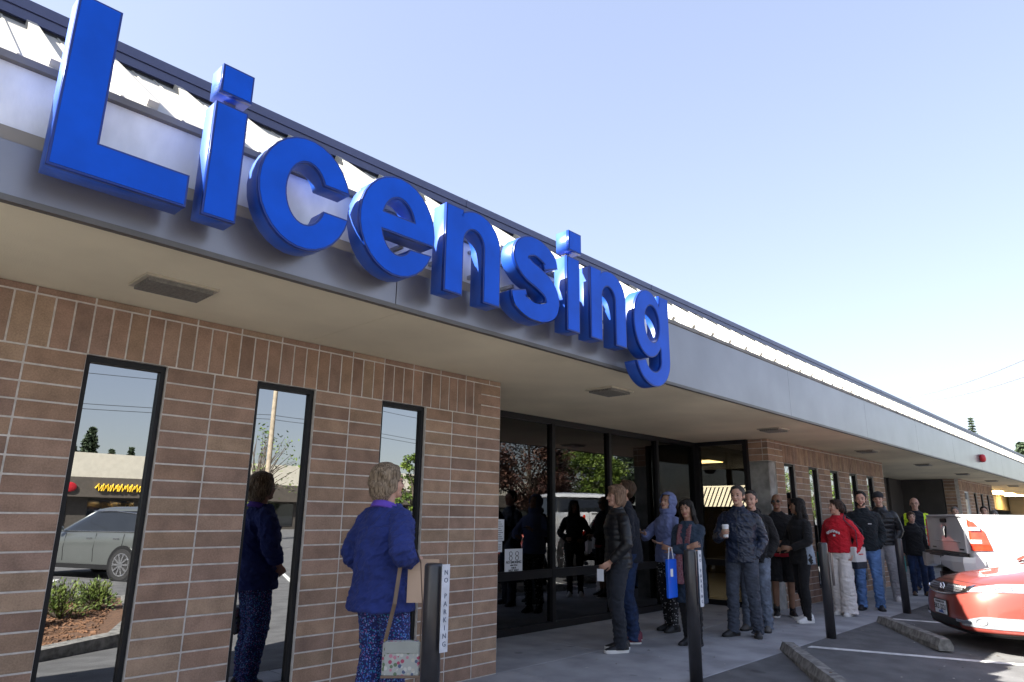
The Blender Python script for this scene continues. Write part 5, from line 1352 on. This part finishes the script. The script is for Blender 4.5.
# 14 hi-vis man
w14_ = person('bald man in navy jacket with yellow hi-vis vest behind the white pickup', (11.5,-.70), 194, 1.80, dict(seed=15, bulk=.03, glasses='clear', feet=((-.12,0,10), (.12,.05,12)), pants=(C['jean'], 'reg'), shoes=(SH_BRN, SOLE_D),
    top=dict(m=C['navy'], hem=.84, th=.04, ar=1.12, collar=.03, mats2=[(C['hiv'], lambda c, a: c.z > 1.02 and (.13 < abs(c.x) < .215) )])))
# 15 child-height woman in black
w15_ = person('shorter person in black jacket and jeans at the tailgate, in front of the hi-vis man', (10.3,-.90), 200, 1.51, dict(seed=16, fem=True, hair=('bun', HBR), head=(10,0,0), pants=(C['jean'], 'slim'), shoes=(SH_BRN, SOLE_D), top=dict(m=C['black'], hem=.82, th=.03, hoodb=1)))
# 16-18 heads beyond the pickup bed
person('grey haired person whose head shows over the pickup bed', (14.4,-.84), 195, 1.66, dict(seed=17, hair=('short', HGR), pants=(C['char'], 'reg'), top=dict(m=C['hg'], hem=.84, th=.03)))
person('dark haired person standing beyond the pickup bed near the far windows', (17.1,-.97), 190, 1.72, dict(seed=18, hair=('short', HB), pants=(C['black'], 'reg'), top=dict(m=C['navy'], hem=.84, th=.03)))
person('person in pale blue hood beyond the pickup, last of the queue', (18.4,-.98), 190, 1.64, dict(seed=19, fem=True, hair=('bob', HGR), pants=(C['black'], 'reg'), top=dict(m=C['per'], hem=.84, th=.03)))

# ---------------------------------------------------------------- things people carry
def from_local(t, p, s): return wpt(t, V(p)*s)
# leather-strapped floral bag, held by woman in blue
s1 = 1.66/1.75
wr = from_local(w1_, (.17,.17,1.10), s1)
fore = from_local(w1_, (.205,.08,1.10), s1)
bc = V((-1.85,-1.015,.40))
hb = thing('handbag', 'small floral canvas crossbody bag hanging from the arm of the woman in blue', 'handbag', tuple(bc), math.radians(-42))
q = MB(); q.box(-.115,.115,-.035,.035,0,.20, ch=.016); me = evald(q.mesh('m'), [('SUBSURF', dict(levels=2, render_levels=2, subdivision_type='SIMPLE'))])
part('bag_body', me, M_bagf, hb)
q = MB(); q.box(-.10,.10,-.040,-.034,.135,.20, ch=.002); part('flap', q, mat('bag_flap', (.36,.38,.35), .8, var=.2), hb)
M_leather = mat('tan_leather', (.20,.14,.10), .6, var=.2)
q = MB(); q.box(-.118,.118,-.038,.038,-.002,.012, ch=.003); q.box(.112,.121,-.036,.036,0,.2, ch=.002); part('leather_edge', q, M_leather, hb)
_, ar_, _, ss_, _ = P['woman from behind in cobalt blue knit top and floral trousers with short sandy hair']
el_, wr2 = wpt(w1_, ar_[1][2]*ss_), wpt(w1_, ar_[1][3]*ss_)
Wm = (Matrix.Translation(bc) @ Matrix.Rotation(hb.rotation_euler.z, 4, 'Z')).inverted()
ax = (wr2-el_).normalized(); fc = el_.lerp(wr2, .62); si = ax.cross(V((0,0,1))).normalized()
tops = [Wm @ (fc+si*.064+V((0,0,-.02))), Wm @ (fc+si*.045+V((0,0,.045))), Wm @ (fc+V((0,0,.066))), Wm @ (fc-si*.045+V((0,0,.045))), Wm @ (fc-si*.064+V((0,0,-.02)))]
if tops[0].x > tops[-1].x: tops = tops[::-1]
tc_ = (Wm.to_3x3() @ V((-.5,-.86,0)))*.115
pts_ = [V((-.105,0,.19)), V((-.105,0,.19)).lerp(tops[0], .5)+tc_, tops[0]+tc_*.6]+tops[1:-1]+[tops[-1]+tc_*.6, tops[-1].lerp(V((.105,0,.19)), .5)+tc_, V((.105,0,.19))]
q = MB(); q.tube(pts_, [(.012,.003)]*len(pts_), 8, up=(1,0,0))
part('strap', q, M_leather, hb)
q = MB()
for x in (-.105,.105): q.tube([(x,.012*math.cos(a),.195+.018*math.sin(a)) for a in [2*PI*k/12 for k in range(13)]], .003, 6)
part('ring', q, mat('brass', (.5,.38,.15), .3, metal=1), hb)
ep = V((-1.775,-1.085,1.05))
ev = thing('envelope', 'large tan paper envelope in the right hand of the woman in blue', 'envelope', tuple(ep), math.radians(-40))
q = MB(); q.box(-.09,.10,-.0015,.0015,-.235,.02); me = q.mesh('m'); part('paper', me, mat('kraft', (.50,.36,.26), .8, var=.05), ev)
q = MB(); q.box(-.088,.098,-.003,-.0016,-.05,.018); part('flap', q, mat('kraft2', (.46,.33,.235), .8), ev)
# cup
t_, ar_, lg_, ss, Hp = P['man in navy nylon jacket and grey jeans holding up a white paper cup']
sd, sh, el, wr_, a = ar_[1]; hdv = V(a['h']).normalized(); cpos = wpt(t_, (wr_+hdv*.075+V((-.035,.005,-.055)))*ss)
cup = thing('coffee_cup', 'white paper coffee cup with lid in raised hand of the navy jacket man', 'cup', tuple(cpos))
q = MB(); q.tube([(0,0,0), (0,0,.13)], [.028,.040], 20); part('cup', q, M_paper, cup, False)
q = MB(); q.tube([(0,0,.13), (0,0,.138), (0,0,.139), (0,0,.15)], [.043,.043,.038,.036], 20); part('lid', q, M_paper, cup)
q = MB(); q.tube([(0,0,.035), (0,0,.095)], [.0315,.0375], 20); part('sleeve', q, mat('cup_sleeve', (.42,.33,.24), .8), cup)
# phone
t_, ar_, lg_, ss, Hp = P['person with light blue hood up and polka dot trousers looking at a phone']
pp = wpt(t_, (ar_[1][3]+V((-.04,.10,.03)))*ss)
ph = thing('phone', 'dark phone held flat by the hooded person', 'phone', tuple(pp), t_.rotation_euler.z)
q = MB(); q.box(-.037,.037,-.075,.075,0,.009, ch=.002); part('case', q, M_black, ph); q = MB(); q.box(-.034,.034,-.072,.072,.0092,.0098); part('screen', q, M_cglass, ph)
bf = wpt(t_, V((.02,.24,.80))*ss)
fo = thing('folder_bag', 'bright blue folder bag hanging beside the scarf woman', 'bag', (2.23,-.455,.50), math.radians(274))
q = MB(); q.box(-.02,.02,-.10,.10,0,.40, ch=.008); part('bag_body', q, mat('cobalt_plastic', (.01,.12,.75), .35, var=.1), fo)
q = MB(); q.tube([(0,-.06,.39), (0,-.03,.52), (0,.03,.52), (0,.06,.39)], .006, 6); part('handle', q, M_paper, fo)
q = MB(); q.box(.0205,.0215,-.06,.0,.22,.30); part('print', q, M_paper, fo)
# white paper by the bob woman
t_, ar_, lg_, ss, Hp = P['woman with blond bob in black quilted jacket, in profile by the glass']
pp = wpt(t_, (ar_[0][3]+V((.03,.11,-.13)))*ss)
pa = thing('paper_form', 'white sheet of paper held low by the woman with the bob', 'paper', tuple(pp), math.radians(100))
q = MB(); q.box(-.035,.04,-.001,.001,-.07,.05); part('sheet', q, M_paper, pa)
# tote bag
s10 = 1.64/1.75
tc = wpt(w10_, V((-.225,-.10,.84))*s10)
tb = thing('tote_bag', 'white and navy tote bag on the shoulder of the woman in the red hoodie', 'bag', tuple(tc), math.radians(172-90))
q = MB(); q.box(-.045,.035,-.16,.16,-.13,.17, ch=.012); part('bag_body', q, mat('canvas_white', (.55,.54,.54), .85, var=.1), tb)
q = MB(); q.box(-.048,.038,-.163,.163,-.135,-.03, ch=.012); part('navy_base', q, C['navy'], tb)
q = MB(); sh_ = Matrix.Rotation(-(w10_.rotation_euler.z), 3, 'Z') @ (wpt(w10_, V((-.125,.0,1.475))*s10)-tc)
q.tube([(-.05,-.10,.16), (-.075,-.06,.40), tuple(sh_+V((-.04,-.05,-.02))), tuple(sh_+V((0,.0,.035))), tuple(sh_+V((-.03,.10,-.04))), (-.07,.14,.40), (-.05,.10,.16)], [(.003,.014)]*7, 8, up=(1,0,0)); part('strap', q, C['navy'], tb)
q = MB(); q.box(-.050,-.0455,-.06,.07,.06,.075); part('print', q, M_red, tb)
# teal bag by the tailgate person
tt = thing('shopping_bag', 'small teal shopping bag held low beside the tailgate', 'bag', (10.05,-.72,.42), math.radians(110))
q = MB(); q.box(-.04,.04,-.11,.11,0,.28, ch=.006); part('bag_body', q, mat('teal_bag', (.03,.35,.33), .6), tt); q = MB(); q.tube([(0,-.05,.28), (0,-.03,.36), (0,.03,.36), (0,.05,.28)], .005, 6); part('handle', q, M_black, tt)
